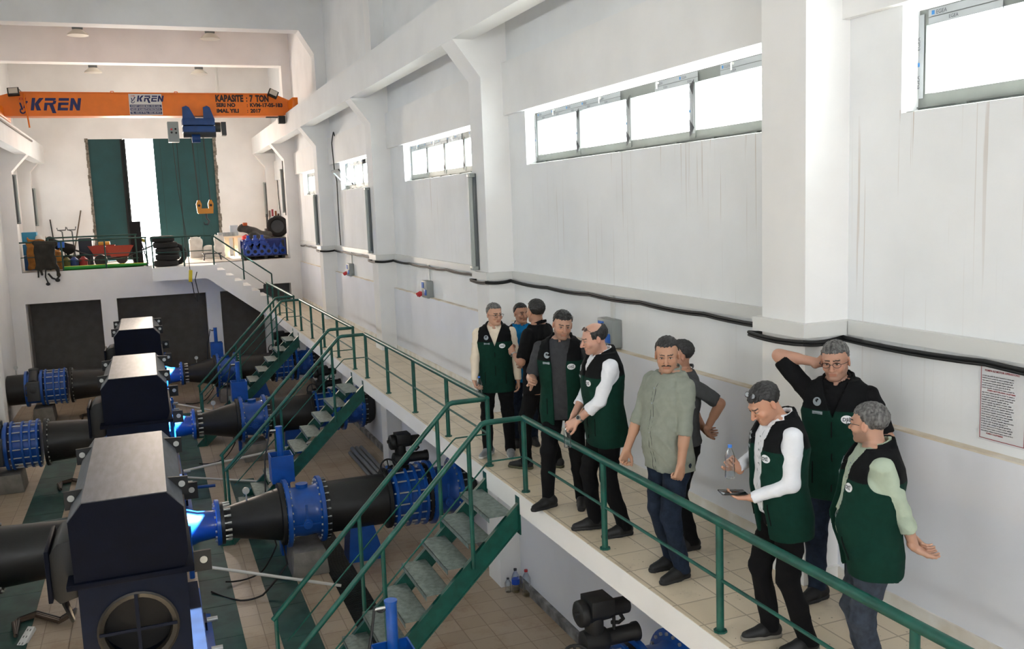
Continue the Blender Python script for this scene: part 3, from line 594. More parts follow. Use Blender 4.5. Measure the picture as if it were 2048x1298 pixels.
MB().tube([(1.05, GY-.02, 1.04), (1.1, GY-.02, .6), (1.16, GY-.02, .5), (1.2, GY-.02, .7), (1.14, GY-.02, 1.1), (1.2, GY-.02, 1.3)], .012, 6).build('pendant_loop', BLACK, ht)
# ================================================================ PUMP SETS  (built about x=0, y=0 of the pipe axis, then copied)
PZ = -1.63
DARKHOLE = mat('dark_fan_recess', '0c0a09', .7, var=.3, vscale=6); WASH = mat('bolt_head_light', 'b9bbb8', .4, metal=.5); RUST = mat('rusty_bolt', '4a3a30', .6, metal=.3)
NAVYB = mat('navy_motor_base', '071226', .55, var=.2, vscale=5, spec=.15)
_BM = {}
def rod(name, kind, m, ln, size, loc, parent):
    """one bolt or rod lying along x, sharing its mesh with its likes"""
    key = (kind, m.name, ln, size)
    if key not in _BM:
        q = MB(); q.cyl((-ln, 0, 0), (ln, 0, 0), size*.7, n=8)
        if kind == 'bolt': q.cyl((ln*.55, 0, 0), (ln, 0, 0), size, n=6); q.cyl((-ln, 0, 0), (-ln*.55, 0, 0), size, n=6)
        o = q.build(name, m, parent, local=True); _BM[key] = o.data
    else: o = bpy.data.objects.new(name, _BM[key]); link(o); o.parent = parent
    o.location = loc; return o
def bolts(x, r, n, parent, m=WASH, ln=.05, ph=0, size=.017, zc=PZ, kind='bolt'):
    for k in range(n): a = 2*math.pi*(k+ph)/n; rod('bolt' if kind == 'bolt' else 'tie_rod', kind, m, ln, size, (x, r*math.cos(a), zc+r*math.sin(a)), parent)
def flange(x0, x1, r, parent, m, name='flange', zc=PZ, ri=None):
    return MB().lathe((x0, 0, zc), (1, 0, 0), [(0, r-.008), (.006, r), (x1-x0-.006, r), (x1-x0, r-.008)], 40).build(name, m, parent, local=True)
def motor():
    t = thing('electric_motor', '', 'motor', (0, 0, 0)); y0, y1 = -4.65, -2.0
    c = MB(); P = [(-.86, -.47), (-.87, .1), (-.74, .26), (-.02, .26), (.12, .1), (.13, -.36), (.09, -.47)]
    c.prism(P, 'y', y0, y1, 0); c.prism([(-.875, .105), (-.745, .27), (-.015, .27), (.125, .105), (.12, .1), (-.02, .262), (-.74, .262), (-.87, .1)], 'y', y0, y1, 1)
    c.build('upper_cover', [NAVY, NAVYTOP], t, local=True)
    c = MB(); c.box((-.93, y0-.03, -.53), (.17, y1+.03, -.475)); c.build('flange_rim', NAVY, t, local=True, bevel=.008)
    b = MB(); cx, cz, R, n = -.36, -1.0, .34, 32; xa, xb_, za, zb = -.84, .1, -1.62, -.53
    ring = [(cx+R*math.cos(2*math.pi*k/n), cz+R*math.sin(2*math.pi*k/n)) for k in range(n)]
    def outer(a):
        dx, dz = math.cos(a), math.sin(a); tx = ((xb_-cx) if dx > 0 else (xa-cx))/dx if abs(dx) > 1e-6 else 9; tz = ((zb-cz) if dz > 0 else (za-cz))/dz if abs(dz) > 1e-6 else 9
        q = min(tx, tz); return (cx+dx*q, cz+dz*q)
    out = [outer(2*math.pi*k/n) for k in range(n)]
    out2 = out
    vs = [(p[0], y0, p[1]) for p in ring]+[(p[0], y0, p[1]) for p in out2]+[(p[0], y0+.3, p[1]) for p in ring]
    b.add(vs, [(k, (k+1) % n, n+(k+1) % n, n+k) for k in range(n)]+[(k, (k+1) % n, 2*n+(k+1) % n, 2*n+k) for k in range(n)], 0)
    for (xx, zz) in ((xa, za), (xb_, za), (xa, zb), (xb_, zb)):          # corner triangles of the front plate
        near = sorted(range(n), key=lambda k: (out2[k][0]-xx)**2+(out2[k][1]-zz)**2)[:2]; b.add([(xx, y0, zz)]+[(out2[k][0], y0, out2[k][1]) for k in near], [(0, 1, 2)], 0)
    b.box((xa, y0+.31, za), (xb_, y1, zb)); b.box((xa, y0+.002, za), (xa+.02, y0+.33, zb)); b.box((xb_-.02, y0+.002, za), (xb_, y0+.33, zb)); b.box((xa, y0+.002, za), (xb_, y0+.33, za+.02))
    b.box((xa-.06, y0+.3, -2.0), (xb_+.14, y1-.1, za))
    for yy in (y0+.4, y1-.5): b.box((xa-.12, yy, -2.1), (xb_+.2, yy+.3, -2.0))
    b.build('lower_housing', NAVYB, t, local=True, fix=False)
    f = MB(); f.cyl((cx, y0+.28, cz), (cx, y0+.3, cz), R, n=32); f.build('fan_recess', DARKHOLE, t, local=True)
    g = MB(); g.lathe((cx, y0, cz), (0, 1, 0), [(-.012, R+.02), (-.02, R), (-.004, R-.04), (.06, R-.05)], 32, caps=False)
    g.build('fan_ring', mat('fan_ring_worn', '2f2a22', .5, col2='171411', vscale=4), t, local=True)
    M = Matrix.Rotation(-.0, 4, 'Y'); g = MB(); g.box((cx-.016, y0-.03, cz-R), (cx+.016, y0-.015, cz+R)); g.box((cx-R, y0-.03, cz-.014), (cx+R, y0-.015, cz+.014)); g.build('fan_grille_bars', NAVYB, t, local=True)
    for (x, s) in ((-.80, -1), (.06, 1)):
        for yy in (y0+.55, y1-.35):
            l = MB(); l.prism([(x-.07*s, .25), (x+.13*s, .24), (x+.13*s, .06), (x+.07*s, .06)], 'y', yy, yy+.03); lo_ = l.build('lifting_lug', BLACK, t, local=True)
            MB().cyl((x+.07*s, yy-.004, .17), (x+.07*s, yy, .17), .032, n=12).build('lug_hole', WASH, lo_, local=True)
    for s, x in ((1, .17),):
        for yy in (y0+.02, y1-.2):
            l = MB(); l.box((x, yy, -.56), (x+.16, yy+.03, -.36)); lo_ = l.build('lifting_lug', BLACK, t, local=True); MB().cyl((x+.09, yy-.004, -.45), (x+.09, yy, -.45), .035, n=12).build('lug_hole', WASH, lo_, local=True)
    tb = MB(); tb.prism([(-1.08, -.66), (-1.08, -.26), (-1.0, -.16), (-.88, -.14), (-.86, -.70), (-1.02, -.74)], 'y', y0+.25, y0+.95); tb.build('terminal_box', BLACK, t, local=True, bevel=.012)
    l = MB(); l.box((-1.11, y0+.2, -.70), (-1.07, y0+1.0, -.20)); l.build('terminal_box_lid', NAVY, t, local=True, bevel=.01)
    for k in range(3):
        d = k*.055; MB().tube(sag([(-1.0, y0+.5+d, -.7), (-1.06, -3.7+d, -1.0), (-1.2, -1.7, -2.0), (-1.3, -.3-d, -2.42), (-1.48, -.45-d, -2.45), (-1.79, -.08-d, -2.45), (-1.99-d*.5, -.2-d, -2.45), (-1.97, -.75, -2.45)], 5, .0), .026, 8).build('supply_cable', mat('brown_cable', '4a3a2c', .5) if k else BLACK, t, local=True)
    MB().box((-.98, y0+.2, -2.5), (.32, y1, -2.3)).build('concrete_plinth', CONC, t, local=True)
    bp = MB(); bp.box((-1.0, y0+.15, -2.3), (.36, y1, -2.1)); bp.box((.2, y0+.2, -2.1), (.26, y1, -1.75)); bp.build('base_frame', BLUE, t, local=True, bevel=.01)
    for yy in (y0+.5, y0+1.3, y0+2.1): MB().cyl((.3, yy, -1.95), (.42, yy, -1.95), .03, n=10).build('jacking_bolt', WASH, t, local=True)
    return t
def pump():
    t = thing('centrifugal_pump', '', 'pump', (0, 0, 0)); cx = -.36
    c = MB(); c.ball((cx, 0, PZ+.02), 1, 28, 0, (.56, .42, .50)); c.lathe((cx, -.75, PZ+.05), (0, 1, 0), [(0, .12), (.02, .18), (.25, .2), (.4, .34), (1.1, .34), (1.25, .2), (1.48, .18), (1.5, .12)], 24)
    c.lathe((cx, 0, PZ), (1, 0, 0), [(.1, .42), (.42, .33), (.72, .22), (.92, .20), (.98, .21)], 28)
    c.lathe((cx, 0, PZ), (-1, 0, 0), [(.1, .42), (.42, .38), (.62, .36), (.70, .36)], 28)
    c.box((-.85, -.5, PZ-.03), (.25, .5, PZ+.03)); c.build('volute_casing', BLUE, t, local=True)
    c = MB(); c.cyl((.08, -.42, PZ+.3), (.08, -.42, PZ+.66), .13, n=20); c.cyl((.08, -.42, PZ+.62), (.08, -.42, PZ+.68), .18, n=24); c.build('vent_flange', BLUE, t, local=True)
    for a in np.arange(6)*math.pi/3: MB().cyl((.08+.145*math.cos(a), -.42+.145*math.sin(a), PZ+.66), (.08+.145*math.cos(a), -.42+.145*math.sin(a), PZ+.72), .022, n=6).build('bolt', BLUE, t, local=True)
    flange(.60, .66, .33, t, BLUE, zc=PZ+.02); 
    bolts(.69, .265, 16, t, STEEL, .115, .5, .020, PZ+.02)
    flange(-1.12, -1.06, .45, t, BLUE)
    MB().box((-.8, -.5, -2.5), (.15, .5, -2.02)).build('concrete_plinth', CONC, t, local=True)
    MB().cyl((cx, -1.4, PZ+.05), (cx, -.75, PZ+.05), .09, n=16).build('drive_shaft', STEEL, t, local=True)
    MB().lathe((cx, -1.35, PZ+.05), (0, 1, 0), [(0, .26), (.5, .26)], 20).build('coupling_guard', mat('guard_dark', '23303c', .5), t, local=True)
    for k, (x, y) in enumerate(((.18, -.95), (.2, -1.25))): MB().cyl((x, y, -1.9), (x, y, -1.3+.1*k), .035, n=10).build('oil_pipe', BLUE, t, local=True)
    return t
def check_valve(x0, x1, top=True, front=0):
    t = thing('check_valve', '', 'valve', (0, 0, 0)); xm = (x0+x1)/2
    MB().lathe((x0, 0, PZ), (1, 0, 0), [(.0, .40), (.06, .37), (.12, .36), ((x1-x0)/2, .375), (x1-x0-.12, .36), (x1-x0-.06, .37), (x1-x0, .40)], 36).build('valve_body', BLUE, t, local=True)
    flange(x0-.03, x0+.035, .50, t, BLUE); flange(x1-.035, x1+.03, .49, t, BLUE)
    flange(x0-.10, x0-.035, .46, t, BLACK, 'counter_flange'); flange(x1+.035, x1+.10, .45, t, BLACK, 'counter_flange')
    bolts(x0-.02, .44, 24, t, WASH, .075); bolts(x1+.02, .44, 24, t, WASH, .075); 
    h = MB(); h.cyl((xm, -.36, PZ-.08), (xm, -.43, PZ-.08), .07, n=16); h.cyl((xm, -.42, PZ-.08), (xm, -.45, PZ-.08), .035, n=12); h.bar((xm, -.385, PZ+.2), (xm, -.40, PZ-.08), .03, .02)
    h.bar((xm-.2, -.37, PZ-.10), (xm+.2, -.37, PZ-.10), .02, .02); h.build('shaft_cover', BLUE, t, local=True)
    if top:
        h = MB(); h.cyl((xm, 0, PZ+.3), (xm, 0, PZ+.42), .09, n=14); h.build('vent_boss', BLUE, t, local=True)
    return t
def damper_box():
    t = thing('hydraulic_damper', '', 'damper', (0, 0, 0)); y = .70; x = 1.66
    b = MB(); b.box((x-.17, y-.17, -1.32), (x+.17, y-.155, -.90)); b.box((x-.17, y+.155, -1.32), (x+.17, y+.17, -.90)); b.box((x-.17, y-.155, -1.32), (x-.155, y+.155, -.90)); b.box((x+.155, y-.155, -1.32), (x+.17, y+.155, -.90)); b.box((x-.155, y-.155, -1.32), (x+.155, y+.155, -1.30))
    b.box((x-.1, y-.12, FZ), (x+.1, y+.12, -1.32)); b.build('housing', BLUE, t, local=True)
    MB().cyl((x, y, -1.3), (x, y, -.48), .05, n=16).cyl((x, y, -.485), (x, y, -.465), .056, n=16).build('cylinder', BLUE, t, local=True)
    MB().tube(sag([(x-.04, y, -.52), (x-.14, y, -.5), (x-.25, y-.1, -.9), (x-.3, y-.2, -1.6), (x-.2, y-.4, -2.2), (x-.5, y-.8, -2.44), (x-1.0, y-.9, -2.44)], 5, .04), .012, 6).build('hydraulic_hose', BLACK, t, local=True)
    MB().cyl((x-.05, y, -.52), (x-.15, y, -.52), .014, n=8).build('fitting', STEEL, t, local=True)
    return t
def reducer():
    t = thing('reducer_pipe', '', 'pipe', (0, 0, 0))
    MB().lathe((.71, 0, PZ), (1, 0, 0), [(-.045, .30), (0, .30), (.001, .215), (.1, .235), (.7, .365), (.785, .385)], 36).build('tapered_pipe', PIPE, t, local=True)
    g = MB(); g.cyl((1.05, 0, PZ+.26), (1.05, 0, PZ+.38), .012, n=6); g.build('gauge_stem', WASH, t, local=True)
    MB().cyl((1.05, -.02, PZ+.43), (1.05, .02, PZ+.43), .05, n=14).build('pressure_gauge', WASH, t, local=True)
    return t
def straight():
    t = thing('discharge_pipe', '', 'pipe', (0, 0, 0))
    MB().cyl((2.18, 0, PZ), (3.10, 0, PZ), .385, n=36).build('pipe_wall', PIPE, t, local=True)
    flange(3.08, 3.14, .46, t, BLACK); 
    b = MB(); b.prism([(2.45, FZ), (3.0, FZ), (2.85, PZ-.3), (2.5, PZ-.3)], 'y', -.2, .2); b.build('pipe_saddle', BLUE, t, local=True)
    return t
def joint(x0, left=False):
    t = thing('dismantling_joint', '', 'pipe joint', (0, 0, 0)); L_ = .46
    MB().lathe((x0, 0, PZ), (1, 0, 0), [(0, .40), (L_*.5, .40), (L_*.5, .42), (L_, .42)], 36).build('sleeve', BLUE, t, local=True)
    for q in (0.0, .42, .72, 1.0): flange(x0+L_*q-.02, x0+L_*q+.025, .49 if q in (0., 1.) else .475, t, BLUE)
    bolts(x0+L_/2, .45, 16, t, WASH, L_/2+.05, 0, .018, PZ, 'rod'); return t
def actuator(x):
    t = thing('electric_actuator', '', 'valve actuator', (x, 0, PZ+.42)); z = 0
    MB().lathe((0, 0, z), (0, 0, 1), [(0, .12), (.05, .12), (.07, .07), (.12, .08), (.3, .085)], 18).build('neck', BLACK, t, local=True)
    g = MB(); g.lathe((-.13, 0, z+.17), (1, 0, 0), [(0, .06), (.02, .1), (.18, .12), (.24, .1), (.26, .075), (.5, .075), (.52, .085), (.56, .085), (.57, .05)], 20); g.build('gear_housing', BLACK, t, local=True)
    g = MB(); g.lathe((-.17, 0, z+.44), (1, 0, 0), [(0, .08), (.02, .115), (.08, .12), (.10, .10), (.32, .09), (.34, .075), (.50, .075), (.51, .06)], 20); g.obox((.04, 0, z+.5), (.22, .24, .14)); g.cyl((0, 0, z+.25), (0, 0, z+.42), .085, n=18); g.build('actuator_head', BLACK, t, local=True, bevel=.006)
    g = MB(); g.cyl((-.17, -.05, z+.47), (-.21, -.05, z+.47), .025, n=8); g.build('selector_knob', BLACK, t, local=True)
    hw = MB(); c = Vector((-.22, -.10, z+.08)); R = .13; ax = Vector((-.55, -.8, .1)).normalized(); u = ax.orthogonal().normalized(); v = ax.cross(u)
    hw.tube([c+(u*math.cos(a)+v*math.sin(a))*R for a in np.linspace(0, 2*math.pi, 25)], .014, 8, caps=False)
    for a in (0, 2.09, 4.19): hw.cyl(c, c+(u*math.cos(a)+v*math.sin(a))*R, .010, n=6)
    hw.cyl(c, c-ax*.14, .02, n=8); hw.build('handwheel', BLACK, t, local=True)
    MB().tube([(.26, .02, z+.37), (.30, .02, z+.30), (.27, .05, z+.26), (.2, .06, z+.27)], .018, 8).tube([(.18, -.03, z+.37), (.18, -.03, z+.25)], .016, 8).build('control_cable', BLACK, t, local=True)
    return t
def block(x, name='concrete_support'):
    t = MB(); t.prism([(x-.28, FZ), (x+.26, FZ), (x+.22, -2.12), (x-.24, -2.12)], 'y', -.42, .30); o = t.build(name, CONC, None, bevel=.015); return tag(o, '', 'support block')
def suction(x0, x1):
    t = thing('suction_pipe', '', 'pipe', (0, 0, 0)); MB().lathe((x0, 0, PZ), (-1, 0, 0), [(0, .37), (.35, .37), (1.1, .41), (x0-x1, .41)], 36).build('pipe_wall', PIPE, t, local=True)
    flange(x1+.0, x1+.06, .48, t, BLACK); bolts(x1+.05, .45, 24, t, WASH, .03); return t
def gate_left():
    t = thing('butterfly_valve', '', 'valve', (0, 0, 0)); MB().lathe((-3.30, 0, PZ), (1, 0, 0), [(0, .48), (.06, .48), (.07, .40), (.36, .40), (.37, .48), (.43, .48)], 36).build('valve_body', BLUE, t, local=True)
    g = MB(); g.obox((-3.08, -.5, PZ), (.3, .22, .5)); g.cyl((-3.08, -.62, PZ+.05), (-3.08, -.5, PZ+.05), .09, n=16); g.cyl((-3.08, -.4, PZ+.2), (-3.08, 0, PZ+.45), .12, n=12); g.cyl((-3.08, 0, PZ+.35), (-3.08, 0, PZ+.54), .13, n=14)
    g.build('gearbox', DGREY, t, local=True, bevel=.02)
    hw = MB(); hw.tube([(-3.25+.0*a, -.55+.15*math.cos(a), PZ+.05+.15*math.sin(a)) for a in np.linspace(0, 2*math.pi, 21)], .012, 6, caps=False); hw.cyl((-3.25, -.55, PZ+.05), (-3.1, -.55, PZ+.05), .015, n=8); hw.build('handwheel', DGREY, t, local=True); return t
def feed():
    t = thing('suction_pipe', '', 'pipe', (0, 0, 0)); MB().cyl((-3.72, 0, PZ), (-3.32, 0, PZ), .40, n=32).build('pipe_wall', PIPE, t, local=True)
    g = MB(); g.cyl((-3.5, 0, PZ+.38), (-3.5, 0, PZ+.55), .012, n=6).build('gauge_stem', WASH, t, local=True); MB().cyl((-3.5, -.02, PZ+.6), (-3.5, .02, PZ+.6), .055, n=14).build('pressure_gauge', WASH, t, local=True); return t
def outlet():
    t = thing('outlet_pipe', '', 'pipe', (0, 0, 0)); MB().lathe((4.30, 0, PZ), (1, 0, 0), [(0, .42), (.10, .42), (.19, .36)], 32).build('pipe_wall', PIPE, t, local=True); return t
LN = [(13.6, 'nearest pump line'), (20.5, 'middle pump line'), (27.4, 'farthest pump line')]
protos = [(motor, 'dark navy electric motor with dusty chamfered top on the {}'), (pump, 'bright blue centrifugal pump casing behind the motor of the {}'),
          (reducer, 'black tapered pipe leaving the blue pump on the {}'), (lambda: check_valve(1.60, 2.10), 'blue flanged check valve on a concrete block, {}'),
          (damper_box, 'blue open box with upright cylinder behind the check valve, {}'), (straight, 'thick black discharge pipe between blue valves, {}'),
          (lambda: joint(3.2), 'blue ribbed dismantling joint with tie rods under the walkway, {}'), (lambda: check_valve(3.80, 4.22, False), 'blue valve next to the walkway wall, end of the {}'),
          (lambda: actuator(3.38), 'black electric valve actuator with handwheel above the {}'), (lambda: block(1.86), 'grey concrete block carrying the blue check valve of the {}'),
          (lambda: suction(-1.07, -2.22), 'black suction pipe left of the navy motor, {}'), (outlet, 'short black pipe end entering the wall, {}')]
left = [(lambda: joint(-2.80), 'blue ribbed pipe joint at the left edge, {}'), (gate_left, 'blue valve with grey gearbox at the far left, {}'), (feed, 'black pipe at the left edge of the {}'), (lambda: block(-2.9), 'concrete block under the left valve of the {}')]
DY = [0, 0, 0]
for mk, lab in protos+left:
    o = mk(); base = Vector(o.location)
    for k, (Y, nm) in enumerate(LN):
        q = o if k == 0 else dup(o)
        q.location = base+Vector((0, Y, 0)); q['label'] = lab.format(nm)
# the line nearest the camera: only its tops reach into the frame
for mk, lab in ((damper_box, 'blue upright cylinder with hose at the bottom edge, under the nearest stairs'), (lambda: actuator(3.38), 'black electric actuator with handwheel at the bottom edge, under the walkway'), (lambda: check_valve(3.80, 4.22, False), 'blue valve flange at the bottom edge below the walkway'), (lambda: joint(3.2), 'blue ribbed pipe joint below the bottom edge actuator')):
    o = mk(); o.location = Vector(o.location)+Vector((0, 6.6 if 'edge, under the nearest' in lab else 6.95, 0)); o['label'] = lab
# ---------------------------------------------------------------- floor fittings
ORD = 'nearest second third fourth fifth sixth seventh eighth ninth tenth eleventh twelfth thirteenth fourteenth fifteenth sixteenth seventeenth eighteenth nineteenth'.split()
def ordn(i, n): return 'nearest of the row' if i == 0 else ('farthest of the row' if i == n-1 else ORD[i]+' from the camera')
def strip(x0, x1, ys, lab, grp):
    for i in range(len(ys)-1):
        o = MB().box((x0, ys[i]+.006, FZ), (x1, ys[i+1]-.006, FZ+.012)).build('floor_cover_plate', GREEN_D)
        tag(o, lab+', '+ordn(i, len(ys)-1), 'floor plate', grp)
strip(.30, .74, [6.5+1.03*k for k in range(20)], 'dark green floor plate right of the navy motors', 'green cover plates right of the motors')
strip(1.16, 1.62, [7.0, 8.3, 9.3, 10.3, 11.3, 12.3, 13.1, 14.2, 15.3, 16.5, 17.6, 18.8], 'dark green floor plate beside the concrete blocks', 'green cover plates by the concrete blocks')
strip(-2.45, -1.82, [9.2+1.3*k for k in range(14)], 'dark green floor plate left of the navy motors', 'green cover plates left of the motors')
strip(-1.36, -1.02, [8.0+1.2*k for k in range(4)], 'dark green floor plate against the nearest motor', 'green cover plates against the nearest motor')
dg = thing('drain_grating', 'black slotted drain grating running under the nearest stairs', 'drain', (2.3, 7, FZ))
d = MB(); d.box((2.1, 6.5, FZ+.001), (2.48, 15.0, FZ+.006)); d.build('channel', BLACK, dg); d = MB()
for k in range(200): y = 6.52+k*.0425; d.box((2.1, y, FZ+.006), (2.48, y+.018, FZ+.018))
d.build('slats', mat('grating_dark', '171a1a', .6), dg)
sk = MB(); MB
o = MB().cyl((-3.7, 17.5, FZ+.05), (-1.6, 17.7, FZ+.05), .03, n=8).build('conduit_pipe', mat('grey_conduit', '6f7a76', .5)); tag(o, 'thin grey green conduit lying across the floor at the left edge', 'pipe')
PVC = mat('white_pvc', 'd8d5cd', .4)
def pvc(a, b, lab, r=.022, m=PVC, z=FZ+.04): tag(MB().cyl(a, b, r, n=10).build('pvc_pipe', m), lab, 'pipe')
pvc((.25, 12.67, -1.85), (2.15, 12.5, FZ+.06), 'thin white pipe running from the nearest motor to the drain')
pvc((.22, 19.3, -2.3), (3.0, 20.0, -2.2), 'grey white pipe sloping up from behind the nearest motor', .025)
pvc((.35, 19.2, -2.4), (1.75, 18.3, FZ+.05), 'thin white pipe crossing the middle stairs rail')
pvc((.25, 26.3, -2.2), (1.3, 25.0, -2.3), 'thin white pipe from behind the middle motor')
pvc((.4, 18.2, -2.35), (.85, 18.15, -2.35), 'short blue pipe beside the nearest motor top', .03, BLUE)
for k in range(6):
    x = 3.75+.1*(k % 3)+(.05 if k > 2 else 0); z = FZ+.05+(.088 if k > 2 else 0)
    tag(MB().cyl((x, 16.6+.1*k % .3, z), (x, 19.6, z), .043, n=12).build('grey_pipe', mat('grey_steel_pipe', '7d8083', .45, metal=.3)), 'long grey pipe stacked under the walkway, '+('left', 'middle', 'right')[k % 3]+' one of the '+('bottom' if k < 3 else 'top')+' layer', 'pipe', 'grey pipes stacked under the walkway')
hose = tag(MB().tube(sag([(.45, 13.2, FZ+.03), (.8, 12.7, FZ+.03), (1.1, 12.7, FZ+.05), (1.5, 13.05, FZ+.3), (1.5, 13.4, FZ+.5)], 6, .02), .014, 6).build('black_hose', BLACK), 'black hose looping on the floor before the nearest check valve', 'hose')
# bottles on the kerb at the pillar foot
COLA = mat('brown_liquid', '6b5a3a', .3); CAPR = mat('red_cap', 'b3262b', .4); CAPD = mat('dark_cap', '2c3038', .4); LBL = mat('blue_bottle_label', '1c4fc0', .5)
def bottle(name, x, y, z, h, r, cap, label=None, lab='', tilt=None, liquid=None, cat='bottle'):
    t = thing(name, lab, cat, (x, y, z)); s = h/.33
    MB().lathe((0, 0, 0), (0, 0, 1), [(0, r*.8), (.01*s, r), (.06*s, r), (.075*s, r*.93), (.09*s, r), (.13*s, r*.9), (.17*s, r), (.22*s, r), (.27*s, r*.6), (.295*s, r*.36), (.31*s, r*.36)], 18).build('bottle_body', PET, t, local=True)
    MB().cyl((0, 0, .305*s), (0, 0, .33*s), r*.42, n=14).build('cap', cap, t, local=True)
    if label: MB().lathe((0, 0, 0), (0, 0, 1), [(.12*s, r*1.01), (.19*s, r*1.02)], 18).build('bottle_label', label, t, local=True)
    if liquid: MB().cyl((0, 0, .012), (0, 0, .05*s), r*.93, n=16).build('liquid', liquid, t, local=True)
    if tilt: t.rotation_mode = 'QUATERNION'; t.rotation_quaternion = tilt
    return t
bottle('plastic_bottle', 4.33, 11.32, FZ, .34, .055, CAPD, LBL, 'clear plastic bottle with blue label at the foot of the pillar', liquid=COLA)
bottle('plastic_bottle', 4.42, 11.15, FZ, .37, .06, CAPR, None, 'clear plastic bottle with red cap at the foot of the pillar', liquid=COLA)
bottle('plastic_bottle', 4.24, 11.38, FZ, .2, .045, CAPD, None, 'short clear jar left of the two bottles at the pillar foot')
ss = thing('socket_strip', 'white triple socket strip on the floor at the lower left', 'power strip', (-1.84, 12.72, -2.455))
MB().obox((0, 0, 0), (.10, .32, .06), Matrix.Rotation(-.5, 4, 'Z') @ Matrix.Rotation(.5, 4, 'X')).build('strip_body', WHITEP, ss, local=True, bevel=.008)
h = MB(); MM = Matrix.Rotation(-.5, 4, 'Z') @ Matrix.Rotation(.5, 4, 'X')
for k in (-1, 0, 1):
    for dx in (-.02, .02): h.obox(MM.to_3x3() @ Vector((dx, k*.1, .031)), (.008, .03, .004), MM)
h.build('socket_slots', BLACK, ss, local=True)
# ================================================================ PEOPLE: smooth-blended bodies polygonised on a grid
def V3(*a): return np.array(a, float)
def smin(a, b, k): h = np.clip(.5+.5*(b-a)/k, 0, 1); return b*(1-h)+a*h-k*h*(1-h)
def rc(a, b, ra, rb, k=.02, sq=None):
    """tapered capsule; sq = (axis, factor) flattens it"""
    a = np.array(a, float); b = np.array(b, float); c = (a+b)/2; R = np.linalg.norm(b-a)/2+max(ra, rb)
    d = b-a; L2 = max(float(d @ d), 1e-9)
    def f(p):
        t = np.clip(((p-a) @ d)/L2, 0, 1); q = p-a-t[:, None]*d
        if sq is not None: ax, fc = sq; s = q @ ax; q = q+np.outer(s*(1/fc-1), ax)
        return np.sqrt((q*q).sum(1))-(ra+(rb-ra)*t)
    return ('u', c, R, f, k)
def el(c, r, k=.02, M=None):
    c = np.array(c, float); r = np.array(r, float); R = r.max(); mn = r.min()
    def f(p):
        q = p-c
        if M is not None: q = q @ M
        n = np.sqrt(((q/r)**2).sum(1)); return (n-1)*n/np.maximum(np.sqrt(((q/r**2)**2).sum(1)), 1e-6)*1.0 if False else (n-1)*mn*np.clip(n, .5, 1.5)**.0
    return ('u', c, R, f, k)
def bx(c, h, r=.01, k=.01, M=None):
    c = np.array(c, float); h = np.array(h, float)
    def f(p):
        q = p-c
        if M is not None: q = q @ M
        q = np.abs(q)-h; return np.sqrt((np.maximum(q, 0)**2).sum(1))+np.minimum(q.max(1), 0)-r
    return ('u', c, np.linalg.norm(h)+r, f, k)
def sub(pr, k=None): return ('s',)+pr[1:4]+((pr[4] if k is None else k),)
def itx(f): return ('i', None, None, f, 0)
def addf(f): return ('a', None, None, f, 0)
def evalf(prims, P, marg=.06):
    d = np.full(len(P), .5)
    for op, c, R, f, k in prims:
        if op in 'us':
            w = np.nonzero(((P-c)**2).sum(1) < (R+marg)**2)[0]
            if not len(w): continue
            v = f(P[w]); d[w] = smin(d[w], v, k) if op == 'u' else -smin(-d[w], v, k)
        elif op == 'i': d = np.maximum(d, f(P))
        else: d = d+f(P)
    return d
